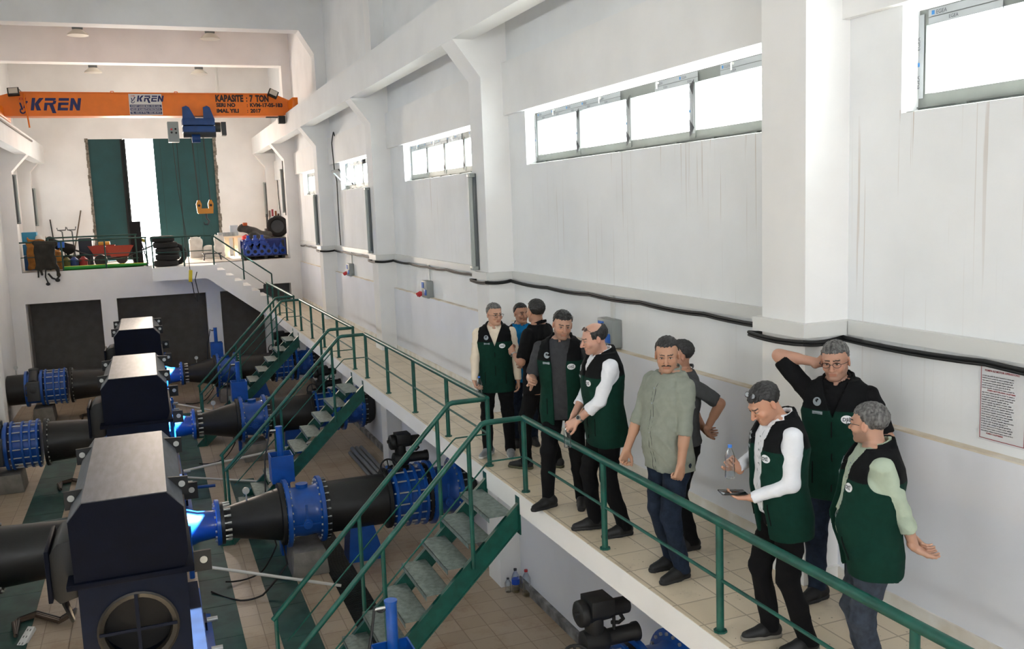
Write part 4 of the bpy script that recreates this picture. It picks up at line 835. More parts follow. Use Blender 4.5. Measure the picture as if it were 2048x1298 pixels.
def mesh_sdf(prims, lo, hi, h):
    lo = np.array(lo, float); n = np.ceil((np.array(hi)-lo)/h).astype(int)+1; B = 6; nb = -(-n//B); n = nb*B
    gx = [lo[i]+h*(np.arange(nb[i])*B+B/2-.5) for i in range(3)]; C = np.stack(np.meshgrid(*gx, indexing='ij'), -1).reshape(-1, 3)
    dc = evalf(prims, C, marg=.06+h*B); act = np.abs(dc) < h*B*1.25+.012
    Vg = np.broadcast_to(np.where(dc > 0, 1., -1.).reshape(nb)[:, None, :, None, :, None], (nb[0], B, nb[1], B, nb[2], B)).copy()
    ai = np.stack(np.unravel_index(np.nonzero(act)[0], nb), -1); o = np.stack(np.meshgrid(*[np.arange(B)]*3, indexing='ij'), -1).reshape(-1, 3)
    idx = (ai[:, None, :]*B+o[None]).reshape(-1, 3); d = evalf(prims, lo+idx*h)
    Vg = Vg.reshape(n); Vg[idx[:, 0], idx[:, 1], idx[:, 2]] = d; ins = Vg < 0
    s = [ins[a:n[0]-1+a, b:n[1]-1+b, c:n[2]-1+c] for a in (0, 1) for b in (0, 1) for c in (0, 1)]
    sm = sum(x.astype(np.int8) for x in s); cell = np.argwhere((sm > 0) & (sm < 8)); N = len(cell)
    if N == 0: return np.zeros((0, 3)), np.zeros((0, 4), int)
    cid = np.full(tuple(n-1), -1, np.int32); cid[cell[:, 0], cell[:, 1], cell[:, 2]] = np.arange(N)
    cor = np.array([(a, b, c) for a in (0, 1) for b in (0, 1) for c in (0, 1)]); val = [Vg[tuple((cell+c).T)] for c in cor]
    acc = np.zeros((N, 3)); cnt = np.zeros(N)
    for i in range(8):
        for j in range(i+1, 8):
            if abs(cor[i]-cor[j]).sum() != 1: continue
            m = (val[i] < 0) != (val[j] < 0); t = np.where(m, val[i]/np.where(m, val[i]-val[j], 1), 0)
            acc += m[:, None]*(cor[i]+t[:, None]*(cor[j]-cor[i])); cnt += m
    VV = lo+(cell+acc/cnt[:, None])*h; F = []
    for ax in range(3):
        u, v = [(1, 2), (2, 0), (0, 1)][ax]; e = [0, 0, 0]; e[ax] = 1
        A = ins[:n[0]-e[0], :n[1]-e[1], :n[2]-e[2]]; Bq = ins[e[0]:, e[1]:, e[2]:]; q = np.argwhere(A != Bq)
        q = q[(q[:, u] > 0) & (q[:, v] > 0) & (q[:, u] < n[u]-1) & (q[:, v] < n[v]-1) & (q[:, ax] < n[ax]-1)]
        fl = A[tuple(q.T)]; du = np.zeros(3, int); du[u] = 1; dv = np.zeros(3, int); dv[v] = 1
        ids = np.stack([cid[tuple((q-du-dv).T)], cid[tuple((q-dv).T)], cid[tuple(q.T)], cid[tuple((q-du).T)]], 1)
        ids[~fl] = ids[~fl][:, ::-1]; F.append(ids)
    F = np.concatenate(F); return VV, F[(F >= 0).all(1)]
def np_obj(name, V, F, mats, parent, mi=None, cols=None):
    me = bpy.data.meshes.new(name); me.vertices.add(len(V)); me.vertices.foreach_set('co', np.asarray(V, np.float32).ravel())
    me.loops.add(4*len(F)); me.loops.foreach_set('vertex_index', F.astype(np.int32).ravel()); me.polygons.add(len(F)); me.polygons.foreach_set('loop_start', np.arange(len(F), dtype=np.int32)*4)
    me.polygons.foreach_set('use_smooth', np.ones(len(F), bool))
    for m in (mats if isinstance(mats, (list, tuple)) else [mats]): me.materials.append(m)
    if mi is not None: me.polygons.foreach_set('material_index', np.asarray(mi, np.int32))
    if cols is not None:
        ca = me.color_attributes.new('skin_tone', 'FLOAT_COLOR', 'POINT'); ca.data.foreach_set('color', np.concatenate([cols, np.ones((len(cols), 1))], 1).astype(np.float32).ravel())
    me.update(calc_edges=True); me.validate(); o = bpy.data.objects.new(name, me); link(o); o.parent = parent; return o
SKIN = bpy.data.materials.new('skin'); SKIN.use_nodes = True
_n = SKIN.node_tree.nodes; _b = _n['Principled BSDF']; _a = _n.new('ShaderNodeAttribute'); _a.attribute_name = 'skin_tone'; SKIN.node_tree.links.new(_a.outputs['Color'], _b.inputs['Base Color'])
_b.inputs['Roughness'].default_value = .5; _b.inputs['Subsurface Weight'].default_value = .06; _b.inputs['Subsurface Radius'].default_value = (.02, .008, .004)
def fabric(name, col, var=.08, rough=.9): return mat(name, col, rough, var=var, vscale=25, bump=.15, bscale=260, spec=.2)
SHIRT_W = fabric('white_shirt', 'dfe1e6', .02); SHIRT_C = fabric('cream_shirt', 'dccfbb', .03); POLO_B = fabric('black_polo', '0e0e10', .2); POLO_G = fabric('dark_grey_polo', '3a3b3e', .1); SHIRT_G = fabric('grey_green_shirt', '858a80', .06); SHIRT_P = fabric('pale_green_shirt', 'a6b3a0', .04)
POLO_D = fabric('grey_polo', '4b4d4f', .1); POLO_T = fabric('blue_navy_polo', '12161f', .1); TEAL = fabric('bright_blue_panel', '0d6fa6', .1)
VG = fabric('vest_green', '072e24', .12); VBK = fabric('vest_black', '0c0d0f', .15); TR_B = fabric('black_trousers', '0b0b0d', .2); JEAN = fabric('blue_jeans', '1c2636', .3); JEAN2 = fabric('grey_jeans', '3a414d', .25)
SHOE_B = mat('black_shoe', '101011', .6, var=.2, vscale=20); SOLE_B = mat('dark_sole', '1d1d1e', .7); SHOE_G = mat('grey_sneaker', '8b8d90', .7, var=.2, vscale=20); SOLE_W = mat('white_sole', 'c9c8c2', .6); SOLE_O = mat('olive_sole', '4b4a33', .7); SOLE_K = mat('grey_sole', '77736a', .7)
HAIRB = mat('black_hair', '0f0d0c', .55, bump=.5, bscale=90, var=.3, vscale=60, stretch=(1, 1, .3)); HAIRG = mat('grey_hair', '6f6e6c', .55, bump=.6, bscale=90, col2='2d2c2b', vscale=70, stretch=(1, 1, .4)); HAIRS = mat('dark_grey_hair', '2b2a2a', .55, bump=.6, bscale=90, col2='121111', vscale=60, stretch=(1, 1, .4))
EYEW = mat('eye_white', 'a89c92', .3); EYED = mat('eye_dark', '130d09', .2); LENS = mat('dark_lens', '0a0b0c', .12, spec=.8); FRAME = mat('glasses_frame', '15151a', .35); WSTEEL = mat('watch_steel', '9a9a98', .3, metal=.8)
BADGE = mat('badge_white', 'e9eaec', .5); BADGEG = mat('badge_grey', '8b949a', .6); BINK = mat('badge_ink', '27323c', .6); MOUST = mat('moustache', '0d0b0a', .7, bump=.5, bscale=200)
def unit(v): v = np.array(v, float); return v/max(np.linalg.norm(v), 1e-9)
def rot(axis, deg):
    return np.array(Matrix.Rotation(math.radians(deg), 3, Vector(axis)))
def ik(a, b, l1, l2, pole):
    a = np.array(a, float); b = np.array(b, float); d = b-a; L = min(np.linalg.norm(d), (l1+l2)*.999); u = unit(d); x = (l1*l1-l2*l2+L*L)/(2*L); y = math.sqrt(max(l1*l1-x*x, 0))
    p = np.array(pole, float); p = unit(p-u*(p @ u)); return a+u*x+p*y, a+u*L
def hand_prims(wr, fd, pn, side, curl, spread=1, thumb=25):
    """wr wrist, fd finger direction, pn palm normal (out of the palm), side +1 left hand / -1 right hand"""
    fd = unit(fd); pn = unit(np.array(pn)-fd*(np.array(pn) @ fd)); lat = np.cross(fd, pn)*side        # lat points to the thumb side
    out = [rc(wr-fd*.03, wr+fd*.015, .026, .025, .012, (pn, .78))]
    for q in (-.026, -.009, .009, .026): out.append(rc(wr+fd*.01+lat*q*.65, wr+fd*.085+lat*q, .016, .0125, .010))
    for i, (q, ln) in enumerate(((.028, .070), (.0095, .079), (-.0095, .074), (-.027, .058))):
        c = curl[i] if isinstance(curl, (list, tuple)) else curl; p = wr+fd*.088+lat*q*1.05; d = unit(fd+lat*q*2.2*spread); ang = 0; r = .0098-.0006*i
        for s, seg in enumerate((.44, .32, .24)):
            ang += c*(.9, 1.1, .7)[s]; R_ = np.array(Matrix.Rotation(math.radians(ang), 3, Vector(np.cross(d, pn)))); dd = R_ @ d; e = p+dd*ln*seg; out.append(rc(p, e, r, r*.92, .004 if s else .007)); p = e; r *= .92
    t0 = wr+fd*.022+lat*.022; t1 = t0+unit(fd*.7+lat*.75+pn*.35)*.042; t2 = t1+unit(fd*.95+lat*math.cos(math.radians(thumb+30))*.6+pn*.4)*.032; t3 = t2+unit(fd*1.0+lat*.1+pn*.35)*.026
    out += [rc(t0, t1, .017, .0125, .012), rc(t1, t2, .0122, .0108, .004), rc(t2, t3, .0105, .0092, .004)]
    return out
def person(name, label, x, y, view, H=1.75, girth=1.0, bend=0, lean=0, head=(0, 0, 0), skin='b98566', hair='short', hairm=None, beard=0, moustache=False, glasses=False, sunglasses=False,
           arms=None, sleeve='long', cuff=None, shirt=None, polo_panel=None, vest=None, vest_open=.05, untuck=False, trousers=None, shoes=(SHOE_B, SOLE_B), feet=None, watch=None, badge=True, belly=.0, placket=0, fz=0):
    """view: 0 faces the camera, 90 faces the left of the photograph"""
    az = math.degrees(math.atan2(x, y)); th = math.radians(-az-view)
    S = H/1.75; root = thing(name, label, 'person', (x, y, fz), th)
    R3 = lambda v: np.array(v, float)
    pel = R3((0, 0, .93)); ub = rot((1, 0, 0), bend) @ rot((0, 1, 0), lean)         # bend>0 leans forward (towards -y)
    def up(v): return pel+ub @ (R3(v)-pel)
    g = girth; hip = [R3((s*.09, 0, .90)) for s in (1, -1)]
    feet = feet or [((.11, -.0), 8), ((-.11, .0), -8)]                              # left foot (+x) then right foot: position and toe-out
    legs = []
    for i, s in enumerate((1, -1)):
        (fx, fy), to = feet[i]; an = R3((fx, fy+.02, .085)); kn, an2 = ik(hip[i], an, .418, .418, (s*.1, -1, 0)); legs.append((hip[i], kn, an2, to, (fx, fy)))
    sh = [up((s*.185*g**.3, .0, 1.42)) for s in (1, -1)]; nb = up((0, .015, 1.47)); 
    hr = rot((0, 0, 1), -head[0]) @ rot((1, 0, 0), head[1]) @ rot((0, 1, 0), head[2]); nk = up((0, .01, 1.50)); hc = nk+ub @ R3((0, -.02, 0))+hr @ R3((0, -.012, .135))
    def hd(v): return hc+hr @ R3(v)
    # arms: list of (hand target in upright body space, elbow pole, finger dir, palm normal, curl)
    A = []
    dflt = [((.25, -.05, .86), (.5, .6, 0), None, (-1, 0, 0), 22), ((-.25, -.05, .86), (-.5, .6, 0), None, (1, 0, 0), 22)]
    for i in range(2):
        tg, pole, fdir, pn, curl = (arms[i] if arms and arms[i] else dflt[i]); el_, wr = ik(sh[i], R3(tg), .285, .255, pole); fd = unit(wr-el_) if fdir is None else unit(fdir); A.append((el_, wr, fd, R3(pn), curl))
    # ---- body core
    def torso(off, zlo=.80, zhi=1.50, arm_r=None):
        zs = np.array([.74, .88, .97, 1.08, 1.20, 1.32, 1.40, 1.45, 1.50, 1.56]); w = np.array([.165, .172, .160, .150, .160, .178, .170, .145, .092, .060])*g; dp = np.array([.105, .115, .108, .104, .112, .118, .104, .082, .066, .055])*g
        cy = np.array([.0, .0, -.005, -.012, -.012, -.004, .0, .006, .012, .01])
        if belly: dp = dp+belly*np.exp(-((zs-1.05)/.13)**2)*.5; cy = cy-belly*np.exp(-((zs-1.05)/.13)**2)*.5
        c0 = up((0, 0, 1.15))
        def f(P):
            q = (P-pel) @ ub+pel; z = q[:, 2]; a = np.interp(z, zs, w)+off; b = np.interp(z, zs, dp)+off; c = np.interp(z, zs, cy)
            n = ((np.abs(q[:, 0])/a)**2.5+(np.abs(q[:, 1]-c)/b)**2.5)**.4; d = (n-1)*np.minimum(a, b)*.95
            return np.maximum(d, np.maximum(z-zhi, zlo-z))
        return ('u', c0, .62, f, .02)
    core = [torso(-.006, .80, 1.52)]
    for i in range(2):
        e, wv = A[i][0], A[i][1]; core += [rc(sh[i], e, .052*g**.5, .040, .03), rc(e, wv, .041, .0265, .015)]; m = e+(wv-e)*.3; core.append(rc(e+(wv-e)*.1, e+(wv-e)*.45, .040, .036, .015))
        hp, kn, an, to, fp = legs[i]; core += [rc(hp, kn, .078*g, .052, .03), rc(kn, an, .052, .038, .02)]
    core.append(rc(nb-ub @ R3((0, 0, .03)), hc+hr @ R3((0, .02, -.06)), .060, .055, .03))
    HP = [rc(nb, hc+hr @ R3((0, .02, -.06)), .060, .055, .02), el(hd((0, .015, .032)), (.077, .098, .084), .03, hr), el(hd((0, -.022, -.035)), (.063, .072, .088), .03, hr),
          rc(hd((.046, .005, -.055)), hd((.018, -.066, -.098)), .022, .020, .02), rc(hd((-.046, .005, -.055)), hd((-.018, -.066, -.098)), .022, .020, .02), el(hd((0, -.080, -.098)), (.020, .016, .016), .02, hr),
          rc(hd((-.032, -.084, .020)), hd((.032, -.084, .020)), .011, .011, .014)]
    for s in (1, -1): HP += [sub(el(hd((s*.031, -.104, -.002)), (.019, .016, .012), .012, hr)), el(hd((s*.041, -.066, -.032)), (.022, .02, .02), .02, hr), el(hd((s*.079, .015, -.012)), (.009, .020, .033), .006, hr @ rot((0, 0, 1), s*20)), sub(el(hd((s*.088, .010, -.008)), (.006, .009, .017), .004, hr))]
    for s in (1, -1): HP += [el(hd((s*.031, -.0825, .0055)), (.0165, .0135, .0075), .004, hr), el(hd((s*.031, -.0815, -.0115)), (.0155, .0125, .0065), .004, hr)]
    HP += [rc(hd((0, -.090, .010)), hd((0, -.118, -.036)), .0075, .0125, .008), el(hd((.013, -.103, -.040)), (.008, .010, .007), .005, hr), el(hd((-.013, -.103, -.040)), (.008, .010, .007), .005, hr),
           rc(hd((-.021, -.0885, -.0625)), hd((.021, -.0885, -.0625)), .0062, .0062, .006), rc(hd((-.017, -.0875, -.074)), hd((.017, -.0875, -.074)), .0075, .0075, .006), sub(rc(hd((-.022, -.0985, -.068)), hd((.022, -.0985, -.068)), .0022, .0022, .003)),
           sub(el(hd((0, -.108, -.084)), (.02, .010, .006), .008, hr))]
    parts = []
    hlo = hc-.17; hhi = hc+.17; hlo[2] = hc[2]-.20
    V1, F1 = mesh_sdf(core, np.minimum.reduce([sh[0], sh[1], A[0][0], A[1][0], A[0][1], A[1][1], legs[0][2], legs[1][2], pel])-.25, np.maximum.reduce([sh[0], sh[1], A[0][0], A[1][0], A[0][1], A[1][1], nb, pel])+.2, .009)
    V2, F2 = mesh_sdf(HP, hlo, hhi, .0042)
    VS, FS = [V1, V2], [F1, F2+len(V1)]
    n0 = len(V1)+len(V2); hands = []
    for i, s in enumerate((1, -1)):
        e, wv, fd, pn, curl = A[i]; hp = [rc(wv-(wv-e)*.35, wv, .032, .0262, .01)]+hand_prims(wv, fd, pn, s, curl); V, F = mesh_sdf(hp, wv-.2, wv+.2, .0036); VS.append(V); FS.append(F+n0); n0 += len(V)
    V = np.concatenate(VS); F = np.concatenate(FS)
    base = np.array(hexc(skin)); base = base*.86+base.mean()*.14; col = np.tile(base, (len(V), 1)); q = (V-hc) @ hr; hmask = (np.abs(q).max(1) < .16)
    def blob(c, r, sx=1): d = ((q-np.array(c))/np.array(r)); return np.exp(-(d**2).sum(1))*hmask
    red = np.array([1.05, .84, .78])
    for c, r, a in (((0, -.115, -.036), (.02, .02, .02), .5), ((.045, -.08, -.03), (.025, .03, .025), .4), ((-.045, -.08, -.03), (.025, .03, .025), .4), ((.085, .015, -.01), (.02, .03, .04), .5), ((-.085, .015, -.01), (.02, .03, .04), .5)):
        w_ = blob(c, r)[:, None]*a; col = col*(1-w_)+col*red*w_
    lips = ((np.abs(q[:, 0]) < .023) & (q[:, 2] < -.060) & (q[:, 2] > -.079) & (q[:, 1] < -.082) & hmask); col[lips] = col[lips]*np.array([.86, .66, .62])
    for s in (1, -1):
        bz = .0215-.10*np.abs(np.abs(q[:, 0])-.030)+.0; br = (np.abs(q[:, 0]-s*.031) < .022) & (np.abs(q[:, 2]-bz) < .0042) & (q[:, 1] < -.07) & hmask; col[br] = np.array(hexc('2e231d'))*1.0
        w_ = blob((s*.031, -.09, -.004), (.018, .03, .011))[:, None]*.35; col = col*(1-w_)+col*np.array([.7, .6, .6])*w_
    if beard:
        w_ = np.clip((-.028-q[:, 2]-.35*np.clip(-q[:, 1]-.02, 0, .1))/.02, 0, 1)*np.clip((.035-q[:, 1])/.02, 0, 1)*np.clip((q[:, 2]+.135)/.02, 0, 1)*hmask; w_[lips] = 0; w_ = w_[:, None]*beard; col = col*(1-w_)+np.array(hexc('3a3430'))*w_
    if hair in ('bald', 'receding'): pass
    body = np_obj('body', V, F, SKIN, root, cols=col)
    # eyes
    for s in (1, -1):
        m = MB(); c = hd((s*.031, -.0815, -.002)); m.ball(c, .0118, 12, 0); m.ball(c+hr @ R3((-s*.0005, -.0075, -.0008)), .0058, 10, 1); m.build('eye', [EYEW, EYED], root, local=True, fix=False)
        m = MB(); m.tube([hd((s*(.031-.013), -.091, .0015)), hd((s*.026, -.0945, .0055)), hd((s*.034, -.0945, .0060)), hd((s*(.031+.015), -.087, .001))], [.0012, .0026, .0026, .0012], 6); m.build('eyelid', EYED, root, local=True)
    # hair
    if hair != 'none':
        hs = [el(hd((0, .020, .038)), (.0845, .1045, .0885), .02, hr)]
        def cut(P):
            q = (P-hc) @ hr; yq = q[:, 1]; zq = q[:, 2]; ax_ = np.abs(q[:, 0])
            front = {'short': .072, 'full': .060, 'bald': .30, 'receding': .088}[hair]
            line = np.where(yq < -.02, front-.25*np.clip(ax_-.04, 0, 1)*2*0, front-(yq+.02)*1.55); line = np.maximum(line, -.085); side = np.where((ax_ > .06) & (yq < .0), .01, -9); line = np.maximum(np.where(yq < -.045, front, line), np.where((yq < .012) & (yq > -.045), np.where(ax_ > .055, -.005, front), -9)) if hair in ('short', 'full') else line
            d = (line-zq)*.7
            if hair == 'bald': d = np.maximum(np.maximum((zq-.062-.35*np.clip(yq-.01, 0, 1))*.7, (np.where(yq < .03, -.012, -.085)-zq)*.7), (-.035-yq)*.8)
            if hair == 'receding': d = np.maximum((line-zq)*.7, (-.052-yq)*.7)
            return d
        hs.append(itx(cut)); rs = np.random.RandomState(len(name)+int(abs(x)*100)); ph = rs.rand(6)*6
        hs.append(addf(lambda P: .0016*np.sin(P[:, 0]*420+ph[0]+70*P[:, 1])+.0014*np.sin(P[:, 0]*230-P[:, 2]*240+ph[1])+.0012*np.sin(P[:, 1]*170+ph[2]+P[:, 0]*190)))
        Vh, Fh = mesh_sdf(hs, hlo-.02, hhi+.03, .005); np_obj('hair', Vh, Fh, hairm or HAIRB, root)
    if moustache:
        Vh, Fh = mesh_sdf([rc(hd((0, -.0965, -.053)), hd((.030, -.086, -.061)), .0062, .0040, .004), rc(hd((0, -.0965, -.053)), hd((-.030, -.086, -.061)), .0062, .0040, .004)], hd((0, -.09, -.05))-.06, hd((0, -.09, -.05))+.06, .0025); np_obj('moustache', Vh, Fh, MOUST, root)
    def specs(zo, yo, nm, dark, tilt=0):
        m = MB(); M2 = hr @ rot((1, 0, 0), tilt)
        def h2(v): return hd((0, yo, zo))+M2 @ R3(v)
        for s in (1, -1):
            pts = [h2((s*.033+.025*math.cos(a), .004*abs(math.cos(a)), .017*math.sin(a)*(1 if dark else 1))) for a in np.linspace(0, 2*math.pi, 15)]; m.tube(pts, .0016 if not dark else .002, 5, 0, caps=False)
            if dark: m.add([h2((s*.033+.024*math.cos(a), .003, .017*math.sin(a))) for a in np.linspace(0, 2*math.pi, 14)[:-1]], [tuple(range(13))], 1)
            m.tube([h2((s*.058, .004, .004)), h2((s*.078, .03, .006)), h2((s*.086, .10, .002))], .0018, 5, 0)
        m.tube([h2((-.009, -.002, .002)), h2((0, -.005, .005)), h2((.009, -.002, .002))], .0016, 5, 0); m.build(nm, [FRAME, LENS], root, local=True, fix=False)
    if glasses: specs(-.003, -.112, 'glasses', False)
    if sunglasses: specs(*((.102, -.052) if hair != 'bald' else (.093, -.058)), 'sunglasses', True, -52)
    # ---- clothes
    def wr_(amp=.003, f=34.):
        ph = np.random.RandomState(int(abs(x*31+y*17)*10)).rand(8)*6
        def nz(P):
            X, Y, Z = P.T; w1 = 1.3*np.sin(X*11+ph[0])+1.1*np.sin(Y*13+Z*7+ph[1]); w2 = 1.5*np.sin(Z*9+ph[2])+np.sin(X*15-Y*9+ph[3])
            r1 = np.abs(np.sin(Z*f*.5+X*9+w1+ph[4])); r2 = np.abs(np.sin(Z*f*.33-X*14+Y*10+w2+ph[5])); r3 = np.abs(np.sin(Z*f*.9+X*23+Y*17+2*w1+ph[6]))
            return amp*(1.9*(np.sqrt(r1)-.75)+1.5*(np.sqrt(r2)-.75)+.6*(r3-.6))
        return addf(nz)
    lo3 = np.minimum.reduce([sh[0], sh[1], A[0][0], A[1][0], A[0][1], A[1][1], pel])-.2; hi3 = np.maximum.reduce([sh[0], sh[1], A[0][0], A[1][0], A[0][1], A[1][1], pel, nb])+.15
    hem = .80 if untuck else .90
    sp = [torso(.020 if not vest else .014, hem, 1.505)]
    for i in range(2):
        e, wv = A[i][0], A[i][1]; r0 = .061*g**.5; sl = sleeve[i] if isinstance(sleeve, (list, tuple)) else sleeve
        end = {'long': wv-(wv-e)*.03, 'rolled': e+(wv-e)*.16, 'mid': e+(wv-e)*.45, 'short': sh[i]+(e-sh[i])*.82}[sl]
        if sl == 'short': sp.append(rc(sh[i], sh[i]+(e-sh[i])*.80, r0, .060, .03))
        else:
            sp.append(rc(sh[i], e, r0, .051, .03)); sp.append(rc(e, end, .050, .037 if sl == 'long' else .050, .02)); u = unit(wv-e); sp.append(rc(end-u*.035, end, .0385 if sl == 'long' else .0525, .0385 if sl == 'long' else .0525, .004))
        w_ = unit(end-(sh[i] if sl == 'short' else e)); ee = end.copy(); c = ee+w_*.09
        sp.append(sub(rc(ee+w_*.072, ee+w_*.2, .07, .07, .004)))
    sp.append(sub(rc(nb+ub @ R3((0, -.03, .0)), hc+hr @ R3((0, .0, -.02)), .052, .060, .004)))
    def ring(rx, ry, t, z0, gap, dz=.028):
        o_ = []; an_ = np.linspace(gap, 2*math.pi-gap, 11); pts = [nb+ub @ R3((rx*math.sin(a), .004-ry*math.cos(a), z0-dz*math.cos(a))) for a in an_]
        for p_, q_ in zip(pts[:-1], pts[1:]): o_.append(rc(p_, q_, t, t, .004))
        return o_
    sp += ring(.069, .070, .0080, .056, .20, .018)+ring(.073, .074, .0090, .040, .18, .020)
    for s in (1, -1): sp += [rc(nb+ub @ R3((s*.028, -.076, .018)), nb+ub @ R3((s*.050, -.114, -.028)), .013, .008, .004), rc(nb+ub @ R3((s*.066, -.045, .034)), nb+ub @ R3((s*.058, -.106, -.018)), .011, .008, .004)]
    sp.append(wr_(.0042 if not vest else .0034))
    Vs, Fs = mesh_sdf(sp, lo3, hi3, .0085); mi = None; ms = [shirt]
    if polo_panel:
        fc = Vs[Fs].mean(1); qq = (fc-pel) @ ub+pel; mi = ((np.abs(qq[:, 0]) < .11) & (qq[:, 1] < 0) & ((qq[:, 2] > 1.25) | (qq[:, 2] < 1.08))).astype(int); ms = [shirt, polo_panel]
    np_obj('shirt', Vs, Fs, ms, root, mi)
    if placket:
        m = MB(); b_ = MB()
        def ssurf(x_, z_, out):
            ys_ = np.linspace(-.32, 0, 64); P = np.array([up((x_, yy, z_)) for yy in ys_]); d = evalf(sp, P); k_ = np.nonzero(d < 0)[0]
            return None if not len(k_) else P[k_[0]]+ub @ R3((0, -out, 0))
        for x_ in (.016, -.012):
            pp = [p for p in (ssurf(x_, zz, .001) for zz in np.linspace(hem+.01, 1.44, 26)) if p is not None]; m.tube(pp, .0018, 5)
        m.build('placket_seam', FRAME if placket == 2 else BADGEG, root, local=True, fix=False)
        for zz in np.linspace(hem+.08, 1.40, 6):
            p = ssurf(.002, zz, .001)
            if p is not None: b_.cyl(p, p+ub @ R3((0, -.003, 0)), .0055, n=8)
        b_.build('buttons', BADGEG, root, local=True, fix=False)
    # trousers
    tp = [torso(.006, .82, 1.0)]
    for i in range(2):
        hp, kn, an, to, fp = legs[i]; tp += [rc(hp+R3((0, 0, -.02)), kn, .098*g, .070, .03), rc(kn, an+R3((0, .01, -.02)), .069, .058, .02)]
    tp.append(wr_(.0048, 26.)); tp.append(itx(lambda P: np.maximum(.045-P[:, 2], P[:, 2]-(.97 if not untuck else .90))))
    Vt, Ft = mesh_sdf(tp, np.minimum.reduce([legs[0][2], legs[1][2], legs[0][1], legs[1][1], pel])-.22, np.maximum.reduce([legs[0][2], legs[1][2], legs[0][1], legs[1][1], pel+.05])+.2, .01)
    np_obj('trousers', Vt, Ft, trousers, root)
    # shoes
    for i, s in enumerate((1, -1)):
        hp, kn, an, to, (fx, fy) = legs[i]; M = rot((0, 0, 1), to*1.0); o = R3((fx, fy, 0)); az_ = an[2]-.085
        def lf(v): return o+R3((0, 0, max(az_, 0)))+M @ R3(v)
        up_ = [rc(lf((0, .06, .045)), lf((0, -.02, .05)), .040, .042, .03), rc(lf((0, -.04, .045)), lf((s*-.004, -.145, .030)), .044, .030, .03), rc(lf((0, .05, .06)), lf((0, .03, .10)), .042, .040, .03), itx(lambda P: .018-P[:, 2]+max(az_, 0))]
        Va, Fa = mesh_sdf(up_, lf((0, -.05, .06))-.2, lf((0, -.05, .06))+.2, .006)
        so = [rc(lf((0, .062, .016)), lf((0, -.03, .016)), .043, .040, .02), rc(lf((0, -.03, .016)), lf((s*-.004, -.148, .018)), .045, .034, .02), itx(lambda P: np.abs(P[:, 2]-max(az_, 0)-.014)-.0135)]
        Vb, Fb = mesh_sdf(so, lf((0, -.05, .02))-.2, lf((0, -.05, .02))+.2, .0065)
        sho = np_obj('shoe', Va, Fa, shoes[0], root); np_obj('sole', Vb, Fb, shoes[1], sho)
    # vest
    if vest:
        vp = [torso(.040, .755, 1.512), rc(sh[0]*.8+nb*.2, sh[1]*.8+nb*.2, .052, .052, .03)]
        for i in range(2): vp.append(sub(rc(sh[i]+ub @ R3(((1, -1)[i]*.035, 0, -.055)), sh[i]+ub @ R3(((1, -1)[i]*.16, 0, -.07)), .088, .13, .012)))
        vr = ring(.094, .094, .014, .020, .50, .022)+ring(.092, .092, .012, .038, .50, .022)+ring(.090, .090, .010, .054, .55, .022)
        vp.append(sub(rc(nb+ub @ R3((0, -.02, .0)), hc+hr @ R3((0, .0, 0)), .080, .080, .006)))
        vp += vr; vo = vest_open
        def opening(P):
            q = (P-pel) @ ub+pel; wd = (vo if vo > .03 else 0)*np.ones(len(q)) if vo > .03 else 0; wtop = np.interp(q[:, 2], [1.28, 1.30, 1.50], [0 if vo <= .03 else vo, (0 if vo <= .03 else vo)+.004, .075+vo*.3]); return np.where((q[:, 1] < -.0), (wtop-np.abs(q[:, 0])), -.1)
        vp.append(itx(opening)); vp.append(wr_(.0016, 20.))
        Vv, Fv = mesh_sdf(vp, up((0, 0, 1.1))-.5, up((0, 0, 1.1))+.55, .0085); fc = Vv[Fv].mean(1); qq = (fc-pel) @ ub+pel
        yoke = (qq[:, 2] > 1.335) | (np.abs(qq[:, 0]) > .165*g+.02) & (qq[:, 2] > 1.15) & (qq[:, 2] < 1.0)
        vo_ = np_obj('vest', Vv, Fv, [VG, VBK], root, yoke.astype(int))
        def surf(x_, z_, fr=True, out=.0015):
            n = 60; ys_ = np.linspace(-.30, 0.0, n) if fr else np.linspace(.30, 0, n); P = np.array([up((x_, yy, z_)) for yy in ys_]); d = evalf(vp, P); k_ = np.nonzero(d < 0)[0]
            if not len(k_): return None, None
            k_ = k_[0]; t_ = d[k_-1]/(d[k_-1]-d[k_]+1e-9) if k_ else 0; p = P[k_-1]+(P[k_]-P[k_-1])*t_; e_ = .004; gr = np.array([evalf(vp, (p+dv)[None])[0]-evalf(vp, (p-dv)[None])[0] for dv in np.eye(3)*e_]); nn = unit(gr); return p+nn*out, nn
        def patch(nm, x_, z_, rx, rz, m, sides=20, txt=None, ink=None, tsize=.02, fr=True, ring=None):
            b_ = MB(); pts = []
            for k_ in range(sides):
                a = 2*math.pi*k_/sides+(math.pi/4 if sides == 4 else 0); r_ = 1.414 if sides == 4 else 1
                p, nn = surf(x_+rx*r_*math.cos(a), z_+rz*r_*math.sin(a), fr)
                if p is None: return
                pts.append(p)
            pc, nc = surf(x_, z_, fr, .003)
            b_.add(pts+[pc], [(k_, (k_+1) % sides, sides) for k_ in range(sides)], 0)
            if txt:
                r0, n0_ = surf(x_, z_, fr, .0045); p1, _ = surf(x_+rx*.5, z_, fr); p0, _ = surf(x_-rx*.5, z_, fr); X = unit(p1-p0)*(1 if fr else -1); Y = unit(np.cross(n0_, X)) if True else None
                Y = Y if Y[2] > 0 else -Y; X = np.cross(Y, n0_); TV, TF = text_geo(txt, tsize, off=tsize*.02, align='CENTER'); b_.add([r0+X*v[0]+Y*(v[1]-tsize*.34)+n0_*.0005 for v in TV], TF, 1)
            o_ = b_.build(nm, [m, ink or BINK], vo_, local=True, fix=False); return o_
